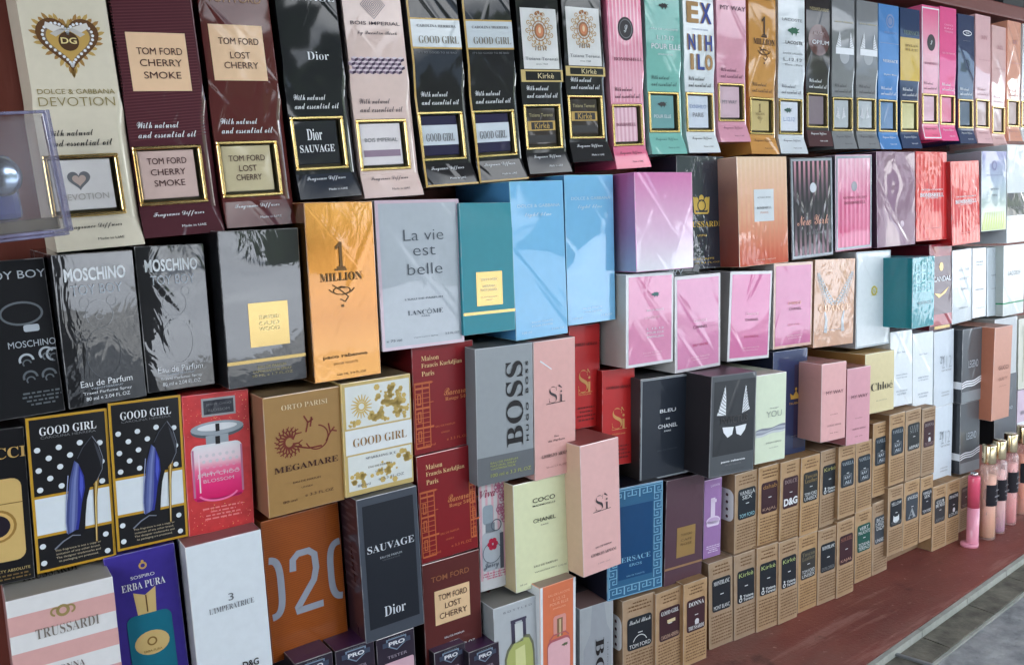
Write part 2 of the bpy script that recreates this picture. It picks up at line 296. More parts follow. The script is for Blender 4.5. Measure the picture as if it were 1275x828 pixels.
class Face:
    """Collects the flat pieces printed on one face, part by part. u runs along the face, v up; both from 0 to 1."""
    def __init__(s, fw, fh, M4=None):
        s.w, s.h, s.parts, s.M4 = fw, fh, {}, M4
        s.front = lambda v: 0.0
    def _add(s, part, vs_, fs, mat, z):
        P = s.parts.setdefault(part, ([], [], [], [])); V, F, MI, MA = P
        if mat not in MA: MA.append(mat)
        k = MA.index(mat); b = len(V)
        V += [((u - 0.5) * s.w, s.front(v) - z * LAY, v * s.h) for u, v in vs_]; F += [tuple(b + i for i in f) for f in fs]; MI += [k] * len(fs)
    def p(s, part, u0, v0, u1, v1, mat, r=0.0, z=1):
        if r:
            ru, rv = r, r * s.w / s.h; pts = []
            for cu, cv_, a0 in ((u1 - ru, v1 - rv, 0), (u0 + ru, v1 - rv, 90), (u0 + ru, v0 + rv, 180), (u1 - ru, v0 + rv, 270)):
                for i in range(5): a = R(a0 + i * 22.5); pts.append((cu + ru * math.cos(a), cv_ + rv * math.sin(a)))
        else:
            if s.front(v0) != s.front(v1) or s.front((v0 + v1) / 2) != s.front(v1):
                n = 12; pts = [(u, v0 + (v1 - v0) * i / n) for i in range(n + 1) for u in (u0, u1)]
                return s._add(part, pts, [(2 * i, 2 * i + 1, 2 * i + 3, 2 * i + 2) for i in range(n)], mat, z)
            pts = [(u0, v0), (u1, v0), (u1, v1), (u0, v1)]
        s._add(part, pts, [tuple(range(len(pts)))], mat, z)
    def g(s, part, pts, mat, z=2): s._add(part, pts, [tuple(range(len(pts)))], mat, z)
    def e(s, part, u, v, ru, mat, rv=None, n=20, z=2):
        rv = rv if rv is not None else ru * s.w / s.h
        s.g(part, [(u + ru * math.cos(2 * math.pi * i / n), v + rv * math.sin(2 * math.pi * i / n)) for i in range(n)], mat, z)
    def ring(s, part, u, v, ru, th, mat, rv=None, n=24, z=2, a0=0, a1=360):
        k = s.w / s.h; rv = rv if rv is not None else ru * k; pts, fs = [], []
        for i in range(n + 1):
            a = R(a0 + (a1 - a0) * i / n); c_, s_ = math.cos(a), math.sin(a)
            pts += [(u + (ru - th / 2) * c_, v + (rv - th / 2 * k) * s_), (u + (ru + th / 2) * c_, v + (rv + th / 2 * k) * s_)]
        for i in range(n): fs.append((2 * i, 2 * i + 1, 2 * i + 3, 2 * i + 2))
        s._add(part, pts, fs, mat, z)
    def frame(s, part, u0, v0, u1, v1, th, mat, z=2):
        tv = th * s.w / s.h
        for q in ((u0, v0, u1, v0 + tv), (u0, v1 - tv, u1, v1), (u0, v0 + tv, u0 + th, v1 - tv), (u1 - th, v0 + tv, u1, v1 - tv)): s.p(part, *q, mat, z=z)
    def line(s, part, pts, th, mat, z=2, taper=None):
        k = s.w / s.h; n = len(pts); vs_, fs = [], []
        for i, (u, v) in enumerate(pts):
            a = pts[max(0, i - 1)]; b = pts[min(n - 1, i + 1)]
            dx, dy = b[0] - a[0], (b[1] - a[1]) / k; L_ = math.hypot(dx, dy) or 1e-9
            t = th / 2 * (1 if not taper else (1 - taper * i / (n - 1)))
            vs_ += [(u - dy / L_ * t, v + dx / L_ * t * k), (u + dy / L_ * t, v - dx / L_ * t * k)]
        for i in range(n - 1): fs.append((2 * i, 2 * i + 1, 2 * i + 3, 2 * i + 2))
        s._add(part, vs_, fs, mat, z)
    def t(s, part, text, u, v, wd, mat, font='sans', ht=None, z=4, al='c', rot=0, off=0.0):
        """Text wd wide (fraction of the face) centred at u, v; ht stretches its height (fraction of the face height)."""
        vs_, fs, x0, x1, y0, y1 = letters(text, font, off)
        if not vs_: return
        if rot: sx = sy = wd * s.h / (x1 - x0); sy = (ht * s.w / (y1 - y0)) if ht else sx   # wd along v, ht along u
        else: sx = wd * s.w / (x1 - x0); sy = (ht * s.h / (y1 - y0)) if ht else sx
        cx = {'c': (x0 + x1) / 2, 'l': x0, 'r': x1}[al]; cy_ = (y0 + y1) / 2
        out = []
        for x, y in vs_:
            a, b = (x - cx) * sx, (y - cy_) * sy
            if rot == 90: a, b = -b, a
            if rot == -90: a, b = b, -a
            out.append((u + a / s.w, v + b / s.h))
        s._add(part, out, fs, mat, z)
    def words(s, part, u0, v0, u1, v1, rows, mat, fill=0.45, z=3, seed=1, al='j'):
        rnd = random.Random(seed); dv = (v1 - v0) / rows; P, F = [], []
        for i in range(rows):
            v = v1 - (i + 0.5) * dv; u = u0; end = u1
            if al == 'c': m = rnd.uniform(0, 0.22) * (u1 - u0); u += m; end -= m
            while u < end - 0.01:
                L_ = rnd.uniform(0.035, 0.13) * (0.5 + 0.5 * (u1 - u0)); e_ = min(u + L_, end); h2 = dv * fill / 2 * rnd.uniform(0.75, 1.1); b = len(P)
                P += [(u, v - h2), (e_, v - h2), (e_, v + h2), (u, v + h2)]; F.append((b, b + 1, b + 2, b + 3)); u = e_ + 0.022
        s._add(part, P, F, mat, z)
    def emit(s, root):
        for part, (V, F, MI, MA) in s.parts.items():
            vv = V if s.M4 is None else [tuple(s.M4 @ Vector(q)) for q in V]
            obj(part, vv, F, MA, MI, root)
def pose(o, k, dz=0.0):
    x, z, w_, h_, d_, ya, pi, ro = BX[k]
    rot = Matrix.Rotation(R(ya), 4, 'Z') @ Matrix.Rotation(R(pi), 4, 'X') @ Matrix.Rotation(R(-ro), 4, 'Y')
    o.matrix_world = Matrix.Translation((x, -d_, z + ZC)) @ rot @ Matrix.Translation((0, 0, -h_ / 2))
def thing(name, label, cat, group=None):
    o = bpy.data.objects.new(name, None); o.empty_display_size = 0.02; col.objects.link(o); return tag(o, label, cat, group)
def edge_wear_glint(c):
    '''Folded carton edge: print rubbed to paper here and there, colour lightened as a film highlight.'''
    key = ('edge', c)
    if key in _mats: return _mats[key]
    x = NT('worn_glint_edge'); n = x.new('TexNoise'); n.inputs['Scale'].default_value = 90; n.inputs['Detail'].default_value = 5; x.l(x.coords(), n.inputs['Vector'])
    r = x.new('ValToRGB'); e = r.color_ramp.elements; e[0].position = 0.42; e[1].position = 0.66; e[0].color = (*[min(0.8, v * 1.4 + 0.03) for v in c], 1); e[1].color = (*[v * 0.6 + 0.24 for v in c], 1)  # base tone lightened to carry the film's edge highlight, besides the rubbed print
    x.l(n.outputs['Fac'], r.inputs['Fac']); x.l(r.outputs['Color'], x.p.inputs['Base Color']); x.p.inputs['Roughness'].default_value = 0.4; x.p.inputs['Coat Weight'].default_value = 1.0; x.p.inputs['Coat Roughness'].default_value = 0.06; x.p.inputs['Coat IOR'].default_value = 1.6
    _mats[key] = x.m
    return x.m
def carton(k, label, body, side=None, top=None, dep=None, cat='perfume box', group='boxed perfumes stacked on the stall', name='perfume_box', bev=0.0006):
    """A folding carton with its front, side and top board; returns its front face to print on."""
    x, z, w_, h_, d_ = BX[k][:5]; root = thing(name, label, cat, group); pose(root, k)
    dep = dep or d_ - 0.006
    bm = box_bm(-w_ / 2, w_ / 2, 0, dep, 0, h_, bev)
    mats = [body, side or body, top or side or body, edge_wear_glint(_matcol.get(body, (0.3, 0.22, 0.14)))]
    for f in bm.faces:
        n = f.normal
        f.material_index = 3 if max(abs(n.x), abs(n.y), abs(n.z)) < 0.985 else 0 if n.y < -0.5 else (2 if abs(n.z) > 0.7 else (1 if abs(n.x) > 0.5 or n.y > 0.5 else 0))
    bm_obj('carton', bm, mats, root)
    F = Face(w_, h_); F.root = root; F.dep = dep
    return F
def left_face(F):
    """The face on the carton's side towards the camera's left: u from back to front."""
    m = Matrix(((0, 1, 0, -F.w / 2), (-1, 0, 0, F.dep / 2), (0, 0, 1, 0), (0, 0, 0, 1)))
    return Face(F.dep, F.h, m)
def top_face(F):
    m = Matrix(((1, 0, 0, 0), (0, 0, 1, 0), (0, -1, 0, F.h), (0, 0, 0, 1)))
    return Face(F.w, F.dep, m)
# ------------------------------------------------------------------ the setting
def noise_mat(name, c1, c2, scale, rough=0.7, bump=0.0, bscale=None, stretch=(1, 1, 1), spec=0.4, metallic=0.0):
    x = NT(name); p = x.p; tc = x.new('TexCoord'); mp = x.new('Mapping'); mp.inputs['Scale'].default_value = stretch; x.l(tc.outputs['Object'], mp.inputs['Vector'])
    n = x.new('TexNoise'); n.inputs['Scale'].default_value = scale; n.inputs['Detail'].default_value = 7; n.inputs['Roughness'].default_value = 0.62; x.l(mp.outputs['Vector'], n.inputs['Vector'])
    r = x.new('ValToRGB'); e = r.color_ramp.elements; e[0].position = 0.32; e[1].position = 0.68; e[0].color = (*c1, 1); e[1].color = (*c2, 1)
    x.l(n.outputs['Fac'], r.inputs['Fac']); x.l(r.outputs['Color'], p.inputs['Base Color'])
    p.inputs['Roughness'].default_value = rough; p.inputs['Specular IOR Level'].default_value = spec; p.inputs['Metallic'].default_value = metallic
    if bump:
        n2 = x.new('TexNoise'); n2.inputs['Scale'].default_value = bscale or scale * 6; n2.inputs['Detail'].default_value = 6; x.l(mp.outputs['Vector'], n2.inputs['Vector'])
        b = x.new('Bump'); b.inputs['Distance'].default_value = bump; x.l(n2.outputs['Fac'], b.inputs['Height']); x.l(b.outputs['Normal'], p.inputs['Normal'])
    return x.m
def worn_red():
    x = NT('red_painted_board'); p = x.p; tc = x.new('TexCoord'); cols = []
    def nz(scale, det, st=(1, 1, 1)):
        mp = x.new('Mapping'); mp.inputs['Scale'].default_value = st; x.l(tc.outputs['Object'], mp.inputs['Vector']); n = x.new('TexNoise'); n.inputs['Scale'].default_value = scale; n.inputs['Detail'].default_value = det; n.inputs['Roughness'].default_value = 0.65; x.l(mp.outputs['Vector'], n.inputs['Vector']); return n.outputs['Fac']
    r = x.new('ValToRGB'); e = r.color_ramp.elements; e[0].position = 0.3; e[1].position = 0.7; e[0].color = (*C(104, 52, 46), 1); e[1].color = (*C(140, 76, 66), 1); x.l(nz(7, 8, (0.5, 1, 1)), r.inputs['Fac'])
    cur = r.outputs['Color']
    for sc_, st, lo, hi, col_, amt in ((3.2, (0.6, 1.4, 1), 0.50, 0.72, C(124, 98, 90), 0.75), (40, (0.10, 1, 1), 0.54, 0.66, C(166, 122, 112), 0.5), (16, (1, 1, 1), 0.58, 0.70, C(70, 38, 34), 0.6), (120, (1, 1, 1), 0.62, 0.72, C(196, 160, 150), 0.5)):
        mr = x.new('MapRange', interpolation_type='SMOOTHSTEP'); mr.inputs['From Min'].default_value = lo; mr.inputs['From Max'].default_value = hi; mr.inputs['To Max'].default_value = amt; x.l(nz(sc_, 5, st), mr.inputs['Value'])
        m = x.new('Mix', data_type='RGBA'); m.inputs['B'].default_value = (*col_, 1); x.l(mr.outputs['Result'], m.inputs['Factor']); x.l(cur, m.inputs['A']); cur = m.outputs['Result']
    x.l(cur, p.inputs['Base Color']); rr = x.new('MapRange'); rr.inputs['To Min'].default_value = 0.36; rr.inputs['To Max'].default_value = 0.7; x.l(nz(12, 6), rr.inputs['Value']); x.l(rr.outputs['Result'], p.inputs['Roughness'])
    b = x.new('Bump'); b.inputs['Distance'].default_value = 0.0009; x.l(nz(220, 6), b.inputs['Height']); x.l(b.outputs['Normal'], p.inputs['Normal'])
    return x.m
RED = worn_red()
REDW = noise_mat('red_brown_panel', C(92, 40, 32), C(120, 58, 44), 6, 0.55, 0.0006, 160, (1, 1, 0.15))
BEAMM = noise_mat('beam_paint', C(98, 50, 46), C(124, 70, 64), 5, 0.5, 0.0004, 120, (0.3, 1, 1))
DARKW = noise_mat('dark_panel', C(44, 22, 22), C(64, 34, 34), 5, 0.7)
KERB = noise_mat('kerb_stone', C(138, 142, 134), C(168, 168, 160), 30, 0.75, 0.0008, 260)
GUT = noise_mat('dark_kerb_stone', C(70, 68, 60), C(118, 114, 102), 40, 0.8, 0.001, 220)
PAVE = noise_mat('pavement_concrete', C(92, 96, 100), C(158, 160, 160), 26, 0.8, 0.0022, 140)
STEEL = noise_mat('steel_strip', C(120, 124, 126), C(150, 154, 156), 40, 0.4, 0, None, (1, 1, 1), 0.5, 0.6)
def slab(name, x0, x1, y0, y1, z0, z1, m, bev=0.0, label=None, cat=None, kind='structure'):
    o = bm_obj(name, box_bm(x0, x1, y0, y1, z0, z1, bev), [m]); return tag(o, label, cat, kind=kind)
# stall: back wall, red ledge, rail, awning
slab('stall_back_wall', -1.6, 3.4, 0.0, 0.03, -0.02, 0.79, REDW, label='red brown board wall behind the stacked boxes', cat='wall', kind=None)
slab('stall_upper_wall', -1.6, 3.4, 0.002, 0.03, 0.792, 1.35, DARKW, label='dark upper board wall above the red rail', cat='wall', kind=None)
slab('shelf_rail', -1.0, 3.4, -0.05, -0.002, 0.768, 0.789, BEAMM, 0.002, label='red brown wooden rail above the top row of boxes', cat='shelf', kind=None)
EDGE = lambda x: -0.2277 - 0.0 + (x - 0.7785) * 0.0714         # front edge of the ledge, slightly askew to the wall
def strip(name, o0, o1, z0, z1, m, x0=-1.6, x1=3.4, joints=0, label=None, cat=None, kind='structure', gap=0.003):
    """A kerb-like strip along the ledge edge between offsets o0 (near the wall) and o1, split by joints."""
    bm = bmesh.new(); n = max(1, round((x1 - x0) / joints)) if joints else 1; s_ = (x1 - x0) / n
    for i in range(n):
        a, b = x0 + i * s_ + (gap / 2 if joints else 0), x0 + (i + 1) * s_ - (gap / 2 if joints else 0)
        q = [(a, EDGE(a) - o0), (b, EDGE(b) - o0), (b, EDGE(b) - o1), (a, EDGE(a) - o1)]
        vs_ = [bm.verts.new((*p, z)) for z in (z0, z1) for p in q]
        for f in ((3, 2, 1, 0), (4, 5, 6, 7), (0, 1, 5, 4), (1, 2, 6, 5), (2, 3, 7, 6), (3, 0, 4, 7)): bm.faces.new([vs_[j] for j in f])
    bmesh.ops.recalc_face_normals(bm, faces=bm.faces[:])
    return tag(bm_obj(name, bm, [m]), label, cat, kind=kind)
bm = bmesh.new(); q = [(-1.6, -0.001), (3.4, -0.001), (3.4, EDGE(3.4)), (-1.6, EDGE(-1.6))]
vs_ = [bm.verts.new((*p, z)) for z in (-0.02, 0.0) for p in q]
for f in ((3, 2, 1, 0), (4, 5, 6, 7), (0, 1, 5, 4), (1, 2, 6, 5), (2, 3, 7, 6), (3, 0, 4, 7)): bm.faces.new([vs_[j] for j in f])
bmesh.ops.recalc_face_normals(bm, faces=bm.faces[:]); tag(bm_obj('platform_floor', bm, [RED]), kind='structure')
strip('kerb_edge', 0.001, 0.0065, -0.02, -0.001, KERB, joints=0.118, gap=0.0015)
strip('kerb_gutter', 0.007, 0.038, -0.03, -0.009, GUT, joints=0.118, gap=0.002)
strip('kerb_line', 0.0385, 0.042, -0.03, -0.0105, KERB)
strip('pavement', 0.0425, 1.9, -0.04, -0.012, PAVE, -6, 9)
bar = bm_obj('steel_bar', box_bm(-0.0022, 0.0022, -0.022, 0.022, 0, 0.003, 0.0006, 1), [STEEL]); bar.location = (0.842, -0.2462, -0.0085); bar.rotation_euler = (0, 0, R(12)); tag(bar, 'thin grey steel bar lying across the dark kerb stones', 'bar')
# street beyond the stall, seen only as the light and reflections it gives
slab('street', -60, 60, -60, 3, -0.12, -0.06, noise_mat('street_concrete', C(156, 162, 170), C(186, 192, 198), 0.8, 0.85, 0.004, 60))
AWN = noise_mat('awning_cloth', C(40, 38, 42), C(54, 50, 54), 3, 0.9)
bm = bmesh.new(); q = [(-3.0, 0.03, 1.36), (5.0, 0.03, 1.36), (5.0, -1.12, 1.10), (-3.0, -1.12, 1.10)]
vs_ = [bm.verts.new((x, y, z + t)) for t in (0, 0.012) for x, y, z in q]
for f in ((3, 2, 1, 0), (4, 5, 6, 7), (0, 1, 5, 4), (1, 2, 6, 5), (2, 3, 7, 6), (3, 0, 4, 7)): bm.faces.new([vs_[j] for j in f])
bmesh.ops.recalc_face_normals(bm, faces=bm.faces[:])
tag(bm_obj('stall_awning', bm, [AWN]), 'grey cloth awning sloping out over the stall', 'awning')
# far side of the street
FAC = [noise_mat('pale_facade', C(196, 196, 190), C(214, 212, 204), 1.2, 0.8), noise_mat('grey_facade', C(150, 152, 156), C(170, 172, 176), 1.2, 0.8)]
WIN = M(C(38, 44, 52), 'card')
def house(x0, x1, y, h_, m, label):
    r_ = thing('street_house', label, 'building', 'houses across the street'); r_.location = ((x0 + x1) / 2, y, -0.06)
    bm_obj('wall', box_bm((x0 - x1) / 2, (x1 - x0) / 2, -5, 0, 0, h_), [m], r_)
    bm_obj('roof', box_bm((x0 - x1) / 2 - 0.3, (x1 - x0) / 2 + 0.3, -5.3, 0.3, h_ + 0.003, h_ + 0.35), [GUT], r_)
    n = int((x1 - x0) / 2.4)
    for i in range(n):
        for zz in (1.0, 4.2):
            if zz + 1.6 > h_: continue
            a = (x0 - x1) / 2 + 0.9 + i * 2.4; bm_obj('window', box_bm(a, a + 1.1, 0.003, 0.05, zz, zz + 1.5), [WIN], r_)
house(27, 41, -16, 4.6, FAC[0], 'low pale house across the street')
LEAF = noise_mat('tree_leaf', C(44, 62, 34), C(70, 92, 50), 20, 0.6); BARK = noise_mat('tree_bark', C(70, 58, 48), C(96, 82, 68), 14, 0.9)
def tree(x, y, h_, rad, seed, label):
    rnd = random.Random(seed); r_ = thing('street_tree', label, 'tree', 'trees across the street'); r_.location = (x, y, -0.06)
    V, F = [], []
    for i in range(9):
        z = h_ * 0.55 * i / 8; rr = 0.14 * (1 - 0.6 * i / 8)
        for j in range(7): a = 2 * math.pi * j / 7; V.append((rr * math.cos(a), rr * math.sin(a), z))
    for i in range(8):
        for j in range(7): F.append((i * 7 + j, i * 7 + (j + 1) % 7, (i + 1) * 7 + (j + 1) % 7, (i + 1) * 7 + j))
    obj('trunk', V, F, [BARK], None, r_)
    V, F = [], []
    for i in range(1500):
        t = rnd.random(); zz = h_ * (0.03 + 0.97 * t); R_ = rad * (1 - t) ** 0.6 * rnd.random() ** 0.5; a = rnd.random() * 6.283
        c_ = Vector((R_ * math.cos(a), R_ * math.sin(a), zz)); u_ = Vector((rnd.gauss(0, 1), rnd.gauss(0, 1), rnd.gauss(0, 1))).normalized(); v_ = u_.orthogonal().normalized(); s_ = rnd.uniform(0.1, 0.24)
        b = len(V); V += [tuple(c_ + u_ * s_), tuple(c_ + v_ * s_ * 0.6), tuple(c_ - u_ * s_), tuple(c_ - v_ * s_ * 0.6)]; F.append((b, b + 1, b + 2, b + 3))
    obj('crown', V, F, [LEAF], None, r_)
for i, (x, y, h_, rad) in enumerate([(8.0, -9, 2.6, 0.6), (3.6, -10, 3.2, 1.0), (15, -11, 4.2, 1.2), (2.75, -5.3, 0.8, 0.42), (5.6, -6.2, 0.7, 0.5), (10.5, -7.5, 0.9, 0.6)]):  # the three low bushes are added to darken reflections in the boxes
    tree(x, y, h_, rad, i, ['slim pointed tree across the street', 'short bushy tree across the street', 'tall leafy tree before the pale house', 'added low round bush nearest the stall across the street', 'added low wide bush between the pointed and bushy trees', 'added low bush beyond the pointed tree'][i])
rnd = random.Random(21); V, F = [], []
for i in range(9000):
    x = rnd.uniform(-30, 60); 
    if 24 < x < 43 and rnd.random() < 0.85: continue
    c_ = Vector((x, rnd.uniform(-19, -15), 0.75 + (4.2 + 1.2 * math.sin(x * 0.7) + 0.7 * math.sin(x * 1.9)) * rnd.random())); u_ = Vector((rnd.gauss(0, 1), rnd.gauss(0, 1), rnd.gauss(0, 1))).normalized(); v_ = u_.orthogonal().normalized(); s_ = rnd.uniform(0.25, 0.5)
    b = len(V); V += [tuple(c_ + u_ * s_), tuple(c_ + v_ * s_ * 0.7), tuple(c_ - u_ * s_), tuple(c_ - v_ * s_ * 0.7)]; F.append((b, b + 1, b + 2, b + 3))
tag(obj('woods', V, F, [LEAF]), 'leafy wood along the far side of the street', 'wood', kind='stuff')
slab('dark_reflection_panel', -0.5, 0.37, -1.10, -1.088, -0.01, 1.10, noise_mat('reflection_panel_cloth', C(40, 38, 42), C(56, 52, 56), 6, 0.9), label='added dark cloth curtain hanging from the awning', cat='backdrop', kind=None)  # unseen panel added to put a dark reflection in the glossy black boxes

# ------------------------------------------------------------------ tall diffuser boxes of the top row
GOLD = M((0.82, 0.60, 0.26), 'gold'); GOLDP = M(C(196, 160, 84), 'satin'); DGOLD = M((0.10, 0.085, 0.045), 'satin')
WHITE = C(226, 230, 232); BLACK = C(22, 23, 27); CREAM = C(222, 212, 190)
def _ss(a, b, v): t = min(1, max(0, (v - a) / (b - a))); return t * t * (3 - 2 * t)
WU0, WU1, WV0, WV1 = 0.06, 0.80, 0.135, 0.335
def diffuser(k, label, body, ink, sticker, side=None, sheen='dfilm'):
    x, z, w_, h_, d_ = BX[k][:5]; root = thing('diffuser_box', label, 'diffuser box', 'tall diffuser boxes in the top row'); pose(root, k); dep = d_ - 0.006
    fy = lambda v: -0.0040 * max(0.0, (0.105 - v) / 0.105)
    hw = lambda v: w_ / 2 * (0.955 + 0.045 * _ss(0.57, 0.50, v))
    fold = lambda v: hw(v) - 0.0006 - (w_ * 0.085 * _ss(0.58, 0.42, v) * _ss(0.0, 0.12, v))          # where the front bends back to the side flap
    lv = [0, 0.03, 0.07, 0.105, WV0, WV1, 0.37, 0.40, 0.43, 0.46, 0.49, 0.52, 0.55, 0.58, 1.0]; K = 8
    V, F, MI = [], [], []
    for v in lv:
        a = hw(v); y = fy(v); f_ = fold(v); e_ = min(0.0015, (a - f_) * 0.8)
        V += [(-a, y, v * h_), (f_ - e_, y, v * h_), (f_ - e_ * 0.3, y + 0.00012, v * h_), (f_ + e_ * 0.3, y + 0.00036, v * h_), (f_ + e_ * 0.9, y + 0.0008, v * h_), (a, y + 0.0006 + (a - f_) * 0.9, v * h_), (a, dep, v * h_), (-a, dep, v * h_)]
    for i in range(len(lv) - 1):
        b, t = K * i, K * i + K
        for j in range(K):
            jn = (j + 1) % K
            if j == 0 and lv[i] == WV0:
                q0 = [(u - 0.5) * w_ for u in (WU0, WU1)]; n = len(V); y = 0.0; r_ = 0.0058
                V += [(q0[0], y, WV0 * h_), (q0[1], y, WV0 * h_), (q0[1], y, WV1 * h_), (q0[0], y, WV1 * h_), (q0[0], r_, WV0 * h_), (q0[1], r_, WV0 * h_), (q0[1], r_, WV1 * h_), (q0[0], r_, WV1 * h_)]
                F += [(b, n, n + 3, t), (n + 1, b + 1, t + 1, n + 2)]; MI += [0, 0]
                for a_, b_ in ((0, 1), (1, 2), (2, 3), (3, 0)): F.append((n + b_, n + a_, n + 4 + a_, n + 4 + b_)); MI.append(3 if a_ == 0 else 2)
                F.append((n + 4, n + 5, n + 6, n + 7)); MI.append(2)
                F += [(b, b + 1, n + 1, n), (n + 3, n + 2, t + 1, t)]; MI += [0, 0]
                continue
            F.append((b + j, b + jn, t + jn, t + j)); MI.append(4 if j in (1, 2, 3) and 0.1 < lv[i] < 0.57 else 0 if j <= 4 else 1)
    F += [tuple(range(K))[::-1], tuple(K * (len(lv) - 1) + j for j in range(K))]; MI += [1, 1]
    obj('carton', V, F, [body, side or body, DGOLD, GOLD, M(_matcol[body], 'fold')], MI, root)
    # gold rim round the window and the bottle's sticker behind it
    t = 0.0025; bm = bmesh.new(); X0, X1, Z0, Z1 = (WU0 - 0.5) * w_, (WU1 - 0.5) * w_, WV0 * h_, WV1 * h_
    for a in ((X0 - t, X1 + t, Z0 - t, Z0), (X0 - t, X1 + t, Z1, Z1 + t), (X0 - t, X0, Z0, Z1), (X1, X1 + t, Z0, Z1)):
        box_bm(a[0], a[1], -0.0016, 0.0006, a[2], a[3], 0.0006, 1, bm)
    bm_obj('gold_frame', bm, [GOLD], root)
    sx0, sx1, sz0, sz1 = X0 + 0.0006, X1 - 0.0030, Z0 + 0.0022, Z1 - 0.0006
    st = bm_obj('bottle', box_bm(sx0, sx1, 0.0014, 0.0056, sz0, sz1, 0.0005, 1), [sticker], root)
    F_ = Face(w_, h_); F_.front = fy; F_.root = root
    S_ = Face(sx1 - sx0, sz1 - sz0, Matrix.Translation(((sx0 + sx1) / 2, 0.0014, sz0))); F_.st = S_; F_.bottle = st
    F_.t('lettering', 'With natural', 0.36, 0.428, 0.50, ink, 'script', 0.024); F_.t('lettering', 'and essential oil', 0.46, 0.391, 0.70, ink, 'script', 0.024)
    F_.t('lettering', 'Fragrance Diffuser', 0.46, 0.083, 0.62, ink, 'script', 0.022); F_.t('lettering', 'Made in UAE', 0.62, 0.036, 0.30, ink, 'sans', 0.009)
    return F_
def done(F, also=()):
    if hasattr(F, 'st') and F.st.parts: F.st.emit(F.bottle)
    F.emit(F.root)
    for f in also: f.emit(F.root)
def heart(cx, cy, s, k, n=40):
    pts = []
    for i in range(n):
        a = 2 * math.pi * i / n; x = 16 * math.sin(a) ** 3 / 17; y = (13 * math.cos(a) - 5 * math.cos(2 * a) - 2 * math.cos(3 * a) - math.cos(4 * a)) / 17
        pts.append((cx + s * x, cy + s * k * (y + 0.1)))
    return pts
def croc(F, part, u, v, s, m):
    k = F.w / F.h
    pts = [(-1, .1), (-.8, .28), (-.45, .34), (-.2, .5), (.05, .42), (.3, .52), (.6, .34), (1, .42), (.62, .12), (.98, -.02), (.55, -.08), (.4, -.4), (.28, -.12), (-.1, -.16), (-.22, -.42), (-.36, -.14), (-.7, -.02)]
    F.g(part, [(u + s * a, v + s * k * b) for a, b in pts], m, 4)

LC = 'lettering'
def INK(c, kind='card'): return M(c, kind)
WI = INK(C(225, 228, 232)); BI = INK(C(30, 28, 30)); GI = M((0.55, 0.42, 0.18), 'satin'); GREY = INK(C(110, 112, 116)); PALEG = INK(C(176, 164, 120))

F = diffuser('dg', 'cream diffuser box with a jewelled gold heart', M(C(214, 206, 186), 'satin'), BI, M(C(222, 220, 218), 'dfilm'))
k = F.w / F.h; OC = M((0.36, 0.20, 0.06), 'satin'); OC2 = M((0.50, 0.33, 0.10), 'satin')
for i in range(44):
    a = 2 * math.pi * i / 44; x = 16 * math.sin(a) ** 3 / 17; y = (13 * math.cos(a) - 5 * math.cos(2 * a) - 2 * math.cos(3 * a) - math.cos(4 * a)) / 17 + 0.1
    px, py = 0.5 + 0.35 * x, 0.742 + 0.35 * k * y; n = math.hypot(x, y) + 1e-6; dx, dy = x / n, y / n; L_ = 0.085 if i % 2 else 0.055
    F.g('heart_emblem', [(px - 0.022 * dy, py + 0.022 * k * dx), (px + L_ * 0.6 * dx - 0.018 * dy, py + k * (L_ * 0.6 * dy + 0.018 * dx)), (px + L_ * dx, py + L_ * k * dy), (px + L_ * 0.6 * dx + 0.018 * dy, py + k * (L_ * 0.6 * dy - 0.018 * dx)), (px + 0.022 * dy, py - 0.022 * k * dx)], (OC, OC2)[(i // 2) % 2], 1)
F.g('heart_emblem', heart(0.5, 0.742, 0.36, k), M(C(96, 62, 30)), 2); F.g('heart_emblem', heart(0.5, 0.742, 0.295, k), M(C(120, 100, 84)), 3); F.g('heart_emblem', heart(0.5, 0.742, 0.25, k), M((0.52, 0.33, 0.09), 'satin'), 4)
for (a, b) in heart(0.5, 0.742, 0.285, k, 44): F.e('heart_emblem', a, b, 0.017, WI, z=5, n=8)
F.e('heart_emblem', 0.5, 0.75, 0.11, M(C(74, 46, 20)), z=5); F.t('heart_emblem', 'DG', 0.5, 0.752, 0.17, M(C(228, 210, 150)), 'sans', 0.022, z=7, off=0.02)
for s_ in (-1, 1):
    F.g('heart_emblem', [(0.5, 0.792), (0.5 + s_ * 0.22, 0.816), (0.5 + s_ * 0.24, 0.798), (0.5 + s_ * 0.15, 0.782)], M(C(214, 210, 204)), 6)
    F.g('heart_emblem', [(0.5, 0.792), (0.5 + s_ * 0.13, 0.765), (0.5 + s_ * 0.19, 0.776), (0.5 + s_ * 0.06, 0.796)], M(C(190, 186, 180)), 6)
OL = INK(C(140, 126, 74)); F.t(LC, 'DOLCE & GABBANA', 0.5, 0.574, 0.84, OL, 'sans', 0.018); F.t(LC, 'DEVOTION', 0.49, 0.538, 0.83, OL, 'sans', 0.032, off=-0.012)
F.st.g('label_heart', heart(0.45, 0.58, 0.2, F.st.w / F.st.h), GREY, 2); F.st.g('label_heart', heart(0.45, 0.58, 0.12, F.st.w / F.st.h), M(C(190, 170, 160)), 3); F.st.t(LC, 'DEVOTION', 0.5, 0.26, 0.8, M(C(180, 176, 170))); done(F)

